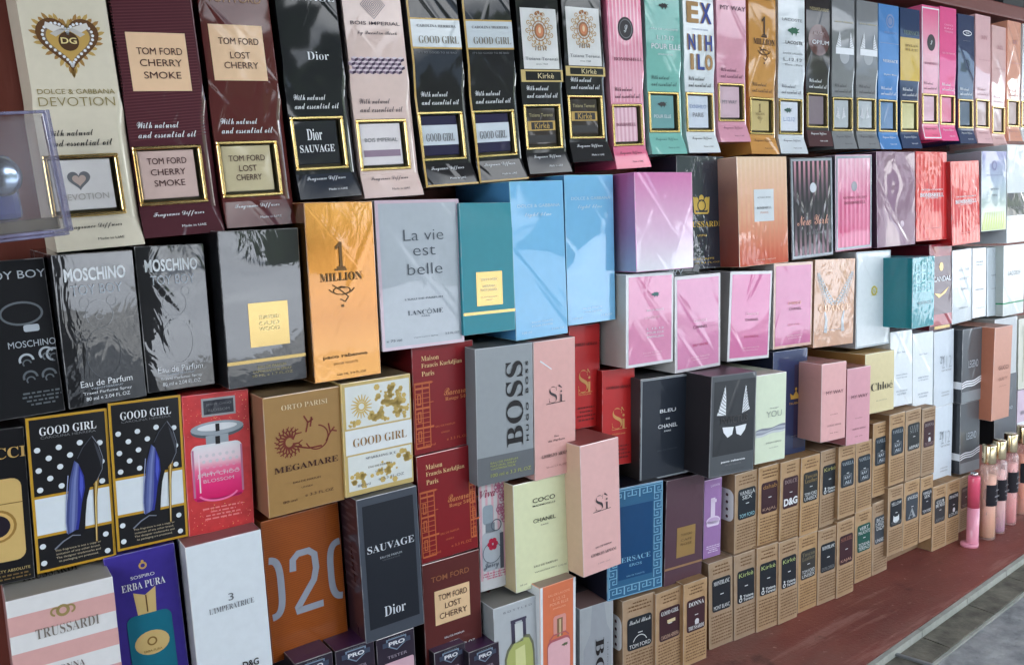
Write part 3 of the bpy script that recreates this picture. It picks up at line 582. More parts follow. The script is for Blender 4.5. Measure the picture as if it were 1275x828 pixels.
def pinstripe(F, part, m, n=60, u0=0, v0=0, u1=1, v1=1):
    for i in range(n): a = v0 + (v1 - v0) * i / n; F.line(part, [(u0, a), (u1, a + 0.02)], 0.012, m, z=0.6)
MAR = C(84, 38, 42); MARL = M(C(96, 52, 58), 'dfilm'); PEA = M(C(232, 196, 160), 'dfilm')
F = diffuser('cs', 'maroon diffuser box with beige panel and three lines of writing', M(C(78, 38, 46), 'dfilm'), WI, M(C(206, 180, 172), 'dfilm'))
pinstripe(F, 'pinstripe_print', MARL, 56, 0.0, 0.37, 0.94, 1)
F.p('label', 0.13, 0.555, 0.83, 0.772, PEA); DK = INK(C(66, 32, 34))
for s_, v, wd in (('TOM FORD', 0.703, 0.54), ('CHERRY', 0.660, 0.50), ('SMOKE', 0.614, 0.44)): F.t(LC, s_, 0.5, v, wd, DK, ht=0.026)
for s_, v, wd in (('TOM FORD', 0.78, 0.7), ('CHERRY', 0.55, 0.62), ('SMOKE', 0.32, 0.55)): F.st.t(LC, s_, 0.5, v, wd, DK, ht=0.13)
done(F)
F = diffuser('lc', 'reddish maroon diffuser box with beige two-word panel', M(C(88, 38, 36), 'dfilm'), WI, M(C(196, 184, 150), 'dfilm'))
F.t(LC, 'TOM FORD', 0.5, 0.912, 0.72, INK(C(168, 130, 100)), ht=0.03); F.p('label', 0.11, 0.59, 0.83, 0.81, PEA)
for s_, v, wd in (('TOM FORD', 0.745, 0.54), ('LOST', 0.690, 0.27), ('CHERRY', 0.650, 0.46)): F.t(LC, s_, 0.49, v, wd, DK, ht=0.026)
for s_, v, wd in (('TOM FORD', 0.72, 0.74), ('LOST', 0.5, 0.36), ('CHERRY', 0.3, 0.52)): F.st.t(LC, s_, 0.5, v, wd, DK, ht=0.13)
done(F)
F = diffuser('sv', 'black diffuser box with wide spaced white serif heading', M(C(24, 26, 31), 'dfilm'), WI, M(C(34, 36, 42), 'dfilm'))
F.t(LC, 'SAUVAGE', 0.5, 0.842, 0.86, WI, 'serif', 0.034, off=-0.008); F.t(LC, 'Dior', 0.57, 0.600, 0.34, WI, 'serif', 0.034, off=-0.01)
F.st.t(LC, 'Dior', 0.45, 0.68, 0.36, WI, 'serif', 0.26); F.st.t(LC, 'SAUVAGE', 0.48, 0.36, 0.82, WI, 'serif', 0.17); done(F)
F = diffuser('bi', 'pale pink diffuser box with a band of purple cube pattern', M(C(222, 198, 190), 'dfilm'), INK(C(90, 78, 84)), M(C(226, 220, 222), 'dfilm'))
for i in range(6): F.line('diamond_emblem', [(0.5 - 0.035 * (i + .6), 0.846), (0.5, 0.846 + 0.035 * (i + .6) * k), (0.5 + 0.035 * (i + .6), 0.846), (0.5, 0.846 - 0.035 * (i + .6) * k), (0.5 - 0.035 * (i + .6), 0.846)], 0.012, INK(C(150, 140, 146)))
F.t(LC, 'BOIS IMPERIAL', 0.51, 0.766, 0.80, INK(C(66, 54, 66)), ht=0.015, off=0.004); F.t(LC, 'by Quentin Bisch', 0.53, 0.722, 0.64, INK(C(90, 78, 84)), 'script', 0.022)
cc = [M(C(58, 40, 66)), M(C(142, 120, 140)), M(C(214, 200, 208))]
for r_ in range(4):
    for c_ in range(8):
        u = 0.06 + (c_ + 0.5 * (r_ % 2)) * 0.108; v = 0.545 + r_ * 0.018; a, b = 0.054, 0.012
        for q, m in (([(u, v), (u + a, v + b * .5), (u + a, v + b * 1.5), (u, v + b)], cc[0]), ([(u, v), (u, v + b), (u - a, v + b * 1.5), (u - a, v + b * .5)], cc[1]), ([(u, v + b), (u + a, v + 1.5 * b), (u, v + 2 * b), (u - a, v + 1.5 * b)], cc[2])): F.g('cube_pattern', q, m, 1)
F.st.t(LC, 'BOIS IMPERIAL', 0.5, 0.6, 0.8, GREY); F.st.p('label_band', 0.05, 0.2, 0.95, 0.36, cc[1]); done(F)
def goodgirl(k_, label):
    F = diffuser(k_, label, M(C(24, 24, 27), 'dfilm'), WI, M(C(38, 34, 66), 'dfilm'))
    F.line('gold_edges', [(0.012, 0), (0.012, 0.42), (0.045, 0.56), (0.045, 1)], 0.035, GOLDP); F.line('gold_edges', [(0.0, 0.006), (1, 0.006)], 0.03, GOLDP)
    F.p('white_band', 0.05, 0.640, 0.97, 0.767, M(C(206, 214, 218), 'dfilm'), z=1); F.p('gold_edges', 0.05, 0.634, 0.97, 0.642, GOLDP, z=2); F.p('gold_edges', 0.05, 0.765, 0.97, 0.772, GOLDP, z=2)
    F.t(LC, 'CAROLINA HERRERA', 0.53, 0.737, 0.72, GREY, 'serif', 0.012); F.t(LC, 'GOOD GIRL', 0.55, 0.675, 0.74, INK(C(120, 112, 96)), 'serif', 0.034, off=-0.01); F.t(LC, "IT'S SO GOOD TO BE BAD", 0.5, 0.617, 0.72, GREY, ht=0.009)
    F.st.p('label_band', 0.0, 0.26, 1, 0.76, M(C(206, 214, 222), 'dfilm')); F.st.t(LC, 'GOOD GIRL', 0.5, 0.45, 0.8, GREY, 'serif', 0.2); done(F)
goodgirl('gg1', 'black diffuser box with white band and gold edges, beside the pale pink one'); goodgirl('gg2', 'black diffuser box with white band and gold edges, beside the white crest one')
def kirke(k_, label, sh=0.0):
    F = diffuser(k_, label, M(C(24, 24, 27), 'dfilm'), WI, M(C(52, 44, 40), 'dfilm')); CR = M(C(186, 150, 96)); CR2 = M(C(160, 110, 70)); kk = F.w / F.h; c0 = 0.708 - sh
    F.p('crest_panel', 0.10, 0.522 - sh, 0.90, 0.818 - sh, M(C(222, 222, 220), 'dfilm')); rnd = random.Random(4)
    for i in range(26):
        a = 2 * math.pi * i / 26; r_ = 0.20 + 0.07 * (i % 2); u, v = 0.5 + r_ * math.cos(a), c0 + 1.15 * r_ * kk * math.sin(a)
        F.ring('crest', u, v, 0.035, 0.016, CR, n=9, z=3, a0=math.degrees(a) - 120, a1=math.degrees(a) + 120)
        if i % 2: F.line('crest', [(0.5 + 0.12 * math.cos(a), c0 + 0.15 * kk * math.sin(a)), (u, v)], 0.016, CR, 3)
    F.ring('crest', 0.5, c0, 0.155, 0.018, CR2, rv=0.048, z=3); F.e('crest', 0.5, c0, 0.115, CR2, rv=0.038, z=3); F.e('crest', 0.5, c0, 0.08, M(C(206, 130, 90)), rv=0.028, z=4); F.e('crest', 0.5, c0 + 0.003, 0.03, M(C(230, 200, 160)), rv=0.016, z=5)
    for i in (-1, 0, 1): F.e('crest', 0.5 + 0.06 * i, c0 + 0.082 + 0.008 * (1 - abs(i)), 0.03, CR2, z=4)
    for i in (-2, -1, 0, 1, 2): F.line('crest', [(0.5 + i * 0.05, c0 - 0.072), (0.5 + i * 0.06, c0 - 0.096)], 0.02, INK(C(120, 104, 90)), 3)
    F.t(LC, 'Tiziana Terenzi', 0.5, 0.572 - sh, 0.72, GREY, 'sans', 0.016); F.t(LC, 'since 1968', 0.5, 0.546 - sh, 0.26, GREY, ht=0.008)
    F.p('gold_band', 0.02, 0.458 - sh * .5, 0.97, 0.518 - sh, M((0.62, 0.46, 0.17), 'satin')); F.p('name_band', 0.12, 0.466 - sh * .5, 0.92, 0.510 - sh, M(C(26, 25, 26), 'dfilm'), z=2); F.t(LC, 'Kirkè', 0.57, 0.488 - sh * .75, 0.36, M(C(214, 196, 150)), ht=0.026)
    F.st.p('label_band', 0.05, 0.38, 0.98, 0.64, GOLDP); F.st.p('label_band', 0.16, 0.41, 0.9, 0.61, BI, z=2); F.st.t(LC, 'Kirkè', 0.52, 0.51, 0.5, GOLDP); F.st.t(LC, 'Tiziana Terenzi', 0.5, 0.8, 0.8, PALEG); F.st.p('label_band', .05, .06, .95, .26, BI); done(F)
kirke('ki1', 'black diffuser box with gold crest on white panel, beside the gold edged black pair'); kirke('ki2', 'black diffuser box with gold crest on white panel, beside the pink striped one', 0.022)
H = BX['bs'][3]
def stripes(F, part, m, n, u0, u1, v0, v1, duty=0.5, z=0.7):
    s_ = (u1 - u0) / n
    for i in range(n): F.p(part, u0 + i * s_, v0, u0 + (i + duty) * s_, v1, m, z=z)
F = diffuser('bs', 'pink striped diffuser box with black oval medallion beside the teal one', M(None, 'dfilm', (H, (0, C(226, 88, 124)), (0.12, C(222, 120, 150)), (0.45, C(232, 168, 184)), (0.8, C(226, 130, 158)), (1, C(214, 80, 120)))), INK(C(96, 40, 60)), M(C(220, 170, 184), 'dfilm'))
stripes(F, 'stripe_print', M(C(238, 186, 200), 'dfilm'), 9, 0.06, 0.94, 0.36, 0.98, 0.35)
F.e('medallion', 0.5, 0.746, 0.215, M(C(40, 36, 42)), rv=0.062); F.ring('medallion', 0.5, 0.746, 0.17, 0.02, GREY, rv=0.048, z=3); F.t('medallion', 'S', 0.5, 0.746, 0.10, WI, 'script', 0.04)
F.t(LC, 'BOMBSHELL', 0.54, 0.586, 0.80, INK(C(120, 40, 66)), 'serif', 0.018, off=-0.008); stripes(F.st, 'label_band', M(C(232, 196, 206)), 6, 0, 1, 0, 1); F.st.t(LC, 'BOMBSHELL', 0.5, 0.5, 0.8, INK(C(150, 90, 110)), 'serif', 0.1); done(F)
F = diffuser('lt', 'teal green diffuser box with small crocodile emblem', M(C(122, 184, 172), 'dfilm'), INK(C(58, 96, 94)), M(C(112, 160, 160), 'dfilm'))
croc(F, 'crocodile_emblem', 0.52, 0.815, 0.14, BI); F.t(LC, 'EAU DE LACOSTE', 0.52, 0.692, 0.74, WI, ht=0.010); F.t(LC, 'L.12.12', 0.54, 0.647, 0.46, WI, ht=0.024); F.t(LC, 'POUR ELLE', 0.55, 0.598, 0.80, WI, ht=0.030, off=0.01); F.t(LC, 'SPARKLING', 0.52, 0.555, 0.4, WI, ht=0.008)
croc(F.st, 'label_emblem', 0.5, 0.7, 0.2, BI); F.st.t(LC, 'POUR ELLE', 0.5, 0.36, 0.7, WI); done(F)
F = diffuser('en', 'white diffuser box with large blue and gold capital letters', M(C(214, 220, 222), 'dfilm'), BI, M(C(206, 214, 224), 'dfilm'))
BLU = INK(C(44, 66, 140)); TAN = INK(C(170, 132, 84)); LBL = INK(C(120, 140, 180))
for i, (row, v) in enumerate((('EX', 0.80), ('NIH', 0.632), ('ILO', 0.522))):
    n = len(row)
    for j, ch in enumerate(row):
        u = (0.30, 0.70)[j] if n == 2 else (0.24, 0.50, 0.76)[j]; wd = 0.34 if n == 2 else (0.08 if ch == 'I' else 0.22)
        F.t(LC, ch, u - 0.012, v, wd, TAN, ht=0.12 if i == 0 else 0.092, off=0.03); F.t(LC, ch, u + 0.012, v, wd, BLU if (i + j) % 2 else TAN, ht=0.116 if i == 0 else 0.088, z=5, off=0.03)
F.t(LC, 'PARFUMS DE NICHE', 0.52, 0.706, 0.5, LBL, ht=0.009); F.st.t(LC, 'EXNIHILO', 0.5, 0.66, 0.76, LBL); F.st.t(LC, 'PARIS', 0.5, 0.4, 0.5, GREY); done(F)
F = diffuser('mw', 'plain dusty pink diffuser box with thin dark heading', M(C(212, 150, 168), 'dfilm'), INK(C(110, 60, 84)), M(C(206, 176, 186), 'dfilm'))
F.t(LC, 'MY WAY', 0.54, 0.786, 0.80, INK(C(80, 56, 72)), ht=0.026); F.st.t(LC, 'MY WAY', 0.5, 0.5, 0.7, GREY); done(F)
def million(F, part, u, v, s, ink, z=4):
    k_ = F.w / F.h; sk = s * k_
    F.t(part, '1', u, v + 0.44 * sk, 0.21 * s, ink, 'serif', 0.54 * sk, z); F.p(part, u - 0.13 * s, v + 0.125 * sk, u + 0.13 * s, v + 0.165 * sk, ink, z=z)
    F.t(part, 'MILLION', u, v, 0.94 * s, ink, 'serif', 0.17 * sk, z + 1)
    for sg in (-1, 1):
        P = [(u + sg * s * (0.30 - 0.30 * i / 18) * math.cos(i * 0.42 + 0.3), v - sk * (0.20 + 0.30 * (1 - abs(1 - i / 9)) * 0.3) - sk * (0.30 - 0.30 * i / 18) * math.sin(i * 0.42 + 0.3) * 0.55) for i in range(19)]
        F.line(part, P, 0.022 * s, ink, z)
    F.line(part, [(u - 0.2 * s, v - 0.16 * sk), (u, v - 0.30 * sk), (u + 0.14 * s, v - 0.42 * sk), (u + 0.06 * s, v - 0.52 * sk), (u - 0.04 * s, v - 0.46 * sk)], 0.026 * s, ink, z); F.e(part, u, v - 0.60 * sk, 0.03 * s, ink, z=z)
F = diffuser('om', 'tan gold diffuser box with dark numeral emblem', M(C(196, 140, 70), 'dfilm'), INK(C(84, 56, 24)), M(C(196, 176, 120), 'dfilm'))
million(F, 'numeral_emblem', 0.54, 0.687, 0.80, INK(C(70, 44, 20))); F.t(LC, 'paco rabanne', 0.52, 0.94, 0.6, INK(C(120, 80, 40)), ht=0.014); million(F.st, 'label_emblem', 0.5, 0.55, 0.5, INK(C(120, 96, 50))); done(F)
F = diffuser('lw', 'white diffuser box with green crocodile emblem', M(C(206, 212, 216), 'dfilm'), INK(C(90, 94, 104)), M(C(214, 218, 226), 'dfilm'))
F.t(LC, 'LACOSTE', 0.5, 0.84, 0.72, GREY, ht=0.018); croc(F, 'crocodile_emblem', 0.55, 0.766, 0.22, INK(C(24, 92, 66))); F.t(LC, 'LACOSTE', 0.57, 0.70, 0.62, BI, ht=0.02, off=0.01); F.t(LC, 'EAU DE LACOSTE', 0.52, 0.632, 0.7, GREY, ht=0.011); F.t(LC, 'L.12.12', 0.52, 0.594, 0.66, GREY, ht=0.02); F.t(LC, 'Blanc - Pure', 0.55, 0.562, 0.62, GREY, ht=0.012)
croc(F.st, 'label_emblem', 0.45, 0.68, 0.22, INK(C(24, 72, 66))); F.st.t(LC, 'L.12.12', 0.5, 0.4, 0.6, LBL); done(F)
F = diffuser('bo', 'black diffuser box with reddish disc and white words', M(C(34, 28, 30), 'dfilm'), WI, M(C(126, 112, 120), 'dfilm'), side=M(C(60, 34, 34), 'dfilm'))
F.e('red_disc', 0.52, 0.69, 0.42, M(C(84, 44, 44), 'dfilm'), rv=0.10, z=1); F.t(LC, 'YVESSAINTLAURENT', 0.52, 0.884, 0.76, PALEG, ht=0.02); F.t(LC, 'BLACK', 0.52, 0.733, 0.42, INK(C(190, 170, 170)), ht=0.02); F.t(LC, 'OPIUM', 0.57, 0.675, 0.66, WI, ht=0.026)
F.p('foot_panel', 0.01, 0.0, 0.99, 0.105, M(C(72, 40, 42), 'dfilm'), z=0.7); done(F)
def wing(F, part, pts, m, z=3, n=7):
    '''A feathered wing: tip, inner foot, outer foot; the outer edge is notched by the feathers.'''
    (tu, tv), (iu, iv_), (ou, ov) = pts; P = [(tu, tv), ((tu + iu) / 2 + 0.012 * (1 if iu > ou else -1), (tv + iv_) / 2), (iu, iv_), (ou, ov)]
    for i in range(1, n):
        t = i / n; e = (ou + (tu - ou) * t, ov + (tv - ov) * t); P += [e, (e[0] + (iu - ou) * 0.10, e[1] + 0.004)]
    F.g(part, P, m, z)
    for i in range(1, n - 1):
        t = i / n; F.line(part, [(iu + (tu - iu) * t * .9, iv_ + (tv - iv_) * max(0, t - .14)), (ou + (tu - ou) * t, ov + (tv - ov) * t)], 0.012, GREY, z + 1)
for k_, lb in (('iv1', 'grey diffuser box with white wings, beside the black and red disc one'), ('iv2', 'grey diffuser box with white wings, beside the sky blue one')):
    F = diffuser(k_, lb, M(C(122, 124, 126), 'dfilm'), INK(C(54, 56, 58)), M(C(176, 182, 186), 'dfilm'))
    F.t(LC, 'paco rabanne', 0.52, 0.845, 0.74, PALEG, ht=0.016); wing(F, 'wing_emblem', ((0.33, 0.79), (0.38, 0.68), (0.17, 0.68)), WI); wing(F, 'wing_emblem', ((0.79, 0.79), (0.74, 0.68), (0.93, 0.68)), WI); F.p('wing_emblem', 0.17, 0.635, 0.93, 0.678, WI, z=2); F.e('wing_emblem', 0.54, 0.625, 0.2, M(C(160, 164, 168)), z=1); wing(F.st, 'label_emblem', ((.3, .8), (.42, .3), (.2, .4)), WI); wing(F.st, 'label_emblem', ((.7, .8), (.58, .3), (.8, .4)), WI); done(F)
F = diffuser('vb', 'sky blue diffuser box with pale medallion', M(C(74, 128, 186), 'dfilm'), WI, M(C(96, 130, 168), 'dfilm'))
F.ring('medallion', 0.55, 0.89, 0.16, 0.05, LBL, z=2); F.e('medallion', 0.55, 0.89, 0.10, LBL); F.t(LC, 'VERSACE', 0.55, 0.81, 0.6, LBL, ht=0.014); F.p('rule', 0.1, 0.735, 0.95, 0.74, LBL); F.t(LC, 'VERSACE', 0.55, 0.615, 0.7, WI, 'serif', 0.02); F.t(LC, 'Dylan Blue', 0.55, 0.52, 0.6, WI, ht=0.014); done(F)
F = diffuser('ny', 'navy diffuser box with a broad yellow panel', M(C(30, 52, 88), 'dfilm'), WI, M(C(196, 190, 140), 'dfilm'))
F.p('yellow_panel', 0.02, 0.49, 0.96, 0.795, M(C(206, 174, 84), 'dfilm')); F.t(LC, 'VERSACE', 0.55, 0.83, 0.76, INK(C(110, 130, 120)), 'serif', 0.03); F.t(LC, 'DYLAN', 0.55, 0.74, 0.6, INK(C(120, 96, 40)), 'serif', 0.018); F.t(LC, 'BLUE', 0.55, 0.71, 0.6, INK(C(140, 116, 60)), 'serif', 0.018); done(F)
F = diffuser('pb', 'pink diffuser box with white edging and black oval, beside the navy and yellow one', M(None, 'dfilm', (H, (0, C(232, 70, 120)), (0.14, C(226, 150, 172)), (0.6, C(232, 178, 190)), (1, C(226, 90, 140)))), INK(C(96, 40, 60)), M(C(214, 176, 190), 'dfilm'))
F.frame('white_edge', 0.02, 0.01, 0.95, 0.985, 0.035, WI); F.e('medallion', 0.52, 0.73, 0.22, M(C(44, 40, 46)), rv=0.062); F.t('medallion', 'S', 0.52, 0.73, 0.10, WI, 'script', 0.035); F.t(LC, 'BOMBSHELL', 0.54, 0.575, 0.8, INK(C(150, 80, 104)), 'serif', 0.018); done(F)
F = diffuser('hp', 'bright hot pink diffuser box', M(C(222, 84, 138), 'dfilm'), WI, M(C(214, 120, 150), 'dfilm'))
for i, s_ in enumerate(('CHANCE', 'EAU', 'TENDRE')): F.t(LC, s_, 0.5, 0.87 - 0.025 * i, 0.5, INK(C(236, 170, 196)), ht=0.012)
F.t(LC, 'EAU DE PARFUM', 0.5, 0.66, 0.7, INK(C(236, 170, 196)), ht=0.014); done(F)
F = diffuser('nv', 'dark navy diffuser box with thin oval emblem', M(C(26, 46, 84), 'wrap'), WI, M(C(90, 104, 124), 'dfilm'))
F.ring('oval_emblem', 0.54, 0.86, 0.24, 0.03, WI, rv=0.018, z=3); F.t(LC, 'WAVE', 0.54, 0.86, 0.22, WI, ht=0.014); F.t(LC, 'parfum', 0.5, 0.80, 0.4, GREY, ht=0.008); done(F)
for k_, lb, c1 in (('pp1', 'pale pink diffuser box beside the dark navy one', (220, 176, 178)), ('pp2', 'lower pale pink diffuser box between pale pink and peach ones', (216, 176, 172)), ('pe', 'peach orange diffuser box near the end of the top row', (216, 152, 126)), ('we', 'pale end diffuser box cut by the picture edge', (206, 208, 208))):
    F = diffuser(k_, lb, M(C(*c1), 'wrap'), INK(C(150, 104, 108)), M(C(190, 166, 166), 'dfilm')); F.t(LC, 'MY', 0.55, 0.83, 0.4, INK(C(180, 130, 134)), 'serif', 0.03); F.t(LC, 'EAU DE PARFUM', 0.55, 0.655, 0.66, INK(C(180, 130, 134)), ht=0.01); done(F)
# ------------------------------------------------------------------ the second row down
WHT = M(WHITE, 'film'); WHTC = M(C(218, 224, 228), 'card'); CARD_GREY = M(C(150, 150, 148)); SIL = M(C(150, 158, 166), 'film'); GOLDT = M((0.36, 0.255, 0.095), 'gold')
BLK = M(C(24, 25, 28), 'mirror'); BLKC = M(C(26, 27, 30), 'film'); SILT = INK(C(168, 176, 184)); FAINT = INK(C(92, 98, 104))
def bear(F, part, m, th=0.012):
    k = F.w / F.h
    def loop(cx, cy, rx, ry, a0=0, a1=360, n=26): F.line(part, [(cx + rx * math.cos(R(a0 + (a1 - a0) * i / n)), cy + ry * k * math.sin(R(a0 + (a1 - a0) * i / n))) for i in range(n + 1)], th, m, 3)
    loop(0.5, 0.60, 0.17, 0.19); loop(0.5, 0.34, 0.22, 0.34); loop(0.33, 0.68, 0.06, 0.07); loop(0.67, 0.68, 0.06, 0.07); loop(0.5, 0.585, 0.05, 0.04)
F = carton('tb1', 'black box with silver pictured shapes at the edge of the photo', BLKC); F.t(LC, 'TOY BOY', 0.60, 0.905, 0.78, SILT, ht=0.05)
F.ring('picture_shapes', 0.62, 0.66, 0.26, 0.03, FAINT, rv=0.07, n=30); F.p('picture_shapes', 0.62, 0.54, 0.82, 0.585, SILT, r=0.03); F.t(LC, 'MOSCHINO', 0.70, 0.465, 0.60, SILT, ht=0.042)
for (u, v, a) in ((0.60, 0.36, 0), (0.86, 0.39, 20), (0.95, 0.38, 60), (0.62, 0.25, 0), (0.86, 0.25, 0)):
    F.ring('picture_shapes', u, v, 0.085, 0.03, SILT if v > 0.3 else FAINT, a0=a, a1=a + 200, n=14); F.ring('picture_shapes', u, v - 0.02, 0.05, 0.02, FAINT, a0=a, a1=a + 220, n=12)
F.words(LC, 0.48, 0.06, 0.98, 0.16, 4, FAINT, al='c'); done(F)
for k_, lb in (('tb2', 'glossy black box with silver name and faint outline, beside the pictured silver shapes box'), ('tb3', 'glossy black box with silver name and faint outline, beside the gold square one')):
    F = carton(k_, lb, BLK); F.t(LC, 'MOSCHINO', 0.5, 0.865, 0.76, M(C(200, 206, 210), 'film'), ht=0.085, off=0.03); F.t(LC, 'TOY BOY', 0.5, 0.765, 0.64, SILT, ht=0.065)
    bear(F, 'outline_print', M(C(66, 70, 75), 'mirror'), 0.007)
    F.t(LC, 'Eau de Parfum', 0.5, 0.150, 0.66, WI, ht=0.042); F.t(LC, 'vaporisateur', 0.5, 0.113, 0.42, SILT, ht=0.022); F.t(LC, 'Travel Parfume Spray', 0.5, 0.083, 0.62, WI, ht=0.024); F.t(LC, '80 ml e 2.04 FL.OZ', 0.5, 0.048, 0.56, WI, ht=0.024); done(F)
F = carton('tf', 'glossy black box with gold square label and thin gold band', BLK); F.p('label', 0.30, 0.25, 0.80, 0.535, GOLDT, z=2)
for s_, v in (('TOM FORD', 0.44), ('OUD', 0.40), ('WOOD', 0.365)): F.t(LC, s_, 0.55, v, 0.26, M(C(236, 220, 160), 'film'), ht=0.026)
F.p('gold_band', 0.0, 0.150, 1.0, 0.172, GOLDT, z=2); F.t(LC, 'EAU DE PARFUM', 0.55, 0.118, 0.36, PALEG, ht=0.018); F.t(LC, 'VAPORISATEUR SPRAY', 0.55, 0.09, 0.5, PALEG, ht=0.016); F.t(LC, '50 ML e 1.7 FL.OZ', 0.55, 0.064, 0.52, PALEG, ht=0.016); done(F)
F = carton('om2', 'shiny gold box with embossed numeral emblem', M(None, 'foil', (BX['om2'][3], (0, (0.50, 0.24, 0.06)), (0.35, (0.34, 0.14, 0.03)), (0.75, (0.40, 0.17, 0.035)), (1, (0.52, 0.25, 0.06)))), M((0.34, 0.15, 0.04), 'foil')); DB = M((0.16, 0.08, 0.02), 'satin')
million(F, 'numeral_emblem', 0.47, 0.585, 0.66, DB); F.t(LC, 'paco rabanne', 0.47, 0.135, 0.66, DB, ht=0.026, off=0.01); F.t(LC, 'EAU DE TOILETTE', 0.47, 0.095, 0.36, DB, ht=0.012); F.t(LC, '100 ML 3.4 FL.OZ', 0.55, 0.032, 0.44, DB, ht=0.012); done(F)
F = carton('lv', 'silvery white box with pink border and thin grey lettering', M(C(176, 184, 192), 'film'), M(C(206, 196, 204), 'film')); PK = M(C(206, 184, 196), 'film')
F.frame('pink_border', 0, 0, 1, 1, 0.035, PK); DG_ = INK(C(78, 86, 96))
for s_, v, wd in (('La vie', 0.765, 0.48), ('est', 0.655, 0.27), ('belle', 0.535, 0.42)): F.t(LC, s_, 0.55, v, wd, DG_, ht=0.075 if s_ != 'est' else 0.058, off=-0.012)
F.t(LC, "L'EAU DE PARFUM", 0.52, 0.335, 0.46, DG_, ht=0.013); F.t(LC, 'LANCÔME', 0.53, 0.245, 0.43, DG_, 'serif', 0.04, off=-0.01); F.t(LC, 'PARIS', 0.53, 0.213, 0.1, DG_, ht=0.012); F.t(LC, 'e 75 ml', 0.14, 0.065, 0.18, DG_, ht=0.016); F.t(LC, 'Vaporisateur Spray', 0.52, 0.07, 0.3, DG_, ht=0.01); F.t(LC, '2.5 FL.OZ', 0.85, 0.075, 0.18, DG_, ht=0.014); done(F)
F = carton('te', 'deep teal box with gold square label and gold band', M(C(28, 132, 146), 'satin'), M(C(24, 112, 126))); F.p('label', 0.26, 0.215, 0.76, 0.475, GOLDT, z=2); PW = M(C(232, 224, 190), 'film')
for s_, v, wd in (('TOM FORD', 0.415, 0.32), ('NEROLI', 0.365, 0.24), ('PORTOFINO', 0.335, 0.32), ('EAU DE PARFUM', 0.28, 0.3), ('SPRAY', 0.258, 0.12)): F.t(LC, s_, 0.5, v, wd, PW, ht=0.02 if v > .3 else 0.01)
F.p('gold_band', 0, 0.150, 1, 0.172, GOLDT, z=2); done(F)
def lightblue(k_, lb, kind):
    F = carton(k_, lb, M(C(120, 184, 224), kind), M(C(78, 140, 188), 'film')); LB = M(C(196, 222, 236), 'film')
    F.t(LC, 'DOLCE & GABBANA', 0.52, 0.845, 0.80, LB, ht=0.020); F.t(LC, 'light blue', 0.5, 0.785, 0.5, LB, 'script', 0.034); F.t(LC, 'EAU DE TOILETTE', 0.5, 0.105, 0.4, LB, ht=0.011); F.t(LC, 'POUR FEMME', 0.5, 0.08, 0.4, LB, ht=0.011); F.t(LC, '100 ml', 0.2, 0.045, 0.18, LB, ht=0.014); F.t(LC, '3.3 FL.OZ', 0.8, 0.045, 0.24, LB, ht=0.012); done(F)
lightblue('lb1', 'light blue box with white lettering beside the teal one', 'film'); lightblue('lb2', 'light blue box with white lettering beside the pink and white one', 'wrap')
H = BX['pw'][3]
F = carton('pw', 'glossy box fading from orchid pink to white', M(None, 'wrap', (H, (0, C(226, 224, 232)), (0.35, C(222, 190, 214)), (1, C(206, 116, 170)))), M(None, 'wrap', (H, (0, C(150, 164, 190)), (0.4, C(150, 120, 160)), (1, C(178, 90, 142)))))
S = left_face(F); S.ring('swirl_print', 0.4, 0.74, 0.10, 0.05, WI); S.ring('swirl_print', 0.42, 0.70, 0.17, 0.03, WI, a0=-60, a1=120); done(F, (S,))
F = carton('tr', 'black textured box with gold crest', M(C(38, 46, 58), 'crush')); GD = M(C(214, 180, 84), 'satin')
for i in (-1, 0, 1): F.e('crest', 0.5 + 0.11 * i, 0.63 - 0.02 * abs(i), 0.05, GD)
F.p('crest', 0.36, 0.52, 0.64, 0.6, GD, r=0.05); F.ring('crest', 0.5, 0.565, 0.08, 0.02, INK(C(40, 44, 50)), z=3); F.line('crest', [(0.34, 0.64), (0.36, 0.5)], 0.03, GD); F.line('crest', [(0.66, 0.64), (0.64, 0.5)], 0.03, GD); F.p('crest', 0.36, 0.49, 0.64, 0.505, GD)
F.t(LC, 'TRUSSARDI', 0.5, 0.40, 0.80, GD, 'serif', 0.05); F.t(LC, 'UOMO', 0.5, 0.30, 0.2, GD, ht=0.018); F.t(LC, 'EAU DE TOILETTE', 0.5, 0.09, 0.5, GD, ht=0.016); F.t(LC, '100 ml 3.4 FL.OZ', 0.52, 0.055, 0.7, GD, ht=0.012); done(F)
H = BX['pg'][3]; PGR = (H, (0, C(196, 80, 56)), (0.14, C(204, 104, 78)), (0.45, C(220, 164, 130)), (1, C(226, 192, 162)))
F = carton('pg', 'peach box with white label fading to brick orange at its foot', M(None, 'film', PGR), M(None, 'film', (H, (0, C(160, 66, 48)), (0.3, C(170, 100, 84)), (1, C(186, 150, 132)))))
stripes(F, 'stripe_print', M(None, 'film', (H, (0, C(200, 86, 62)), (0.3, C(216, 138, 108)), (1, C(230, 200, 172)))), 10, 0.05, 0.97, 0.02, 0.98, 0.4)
F.p('label', 0.31, 0.405, 0.71, 0.70, M(C(206, 212, 216), 'film'), z=2); F.t(LC, "VICTORIA'S SECRET", 0.51, 0.625, 0.28, GREY, ht=0.014); F.t(LC, 'BOMBSHELL', 0.51, 0.53, 0.3, GREY, 'serif', 0.022); F.t(LC, 'PARIS', 0.51, 0.485, 0.16, INK(C(196, 150, 130)), ht=0.02); F.t(LC, 'EAU DE PARFUM', 0.52, 0.05, 0.4, INK(C(226, 190, 170)), ht=0.012); done(F)
H = BX['nyk'][3]
F = carton('nyk', 'black and pink striped box with script writing and silver edge', M(C(40, 38, 46), 'film'), M(C(50, 50, 56), 'film'))
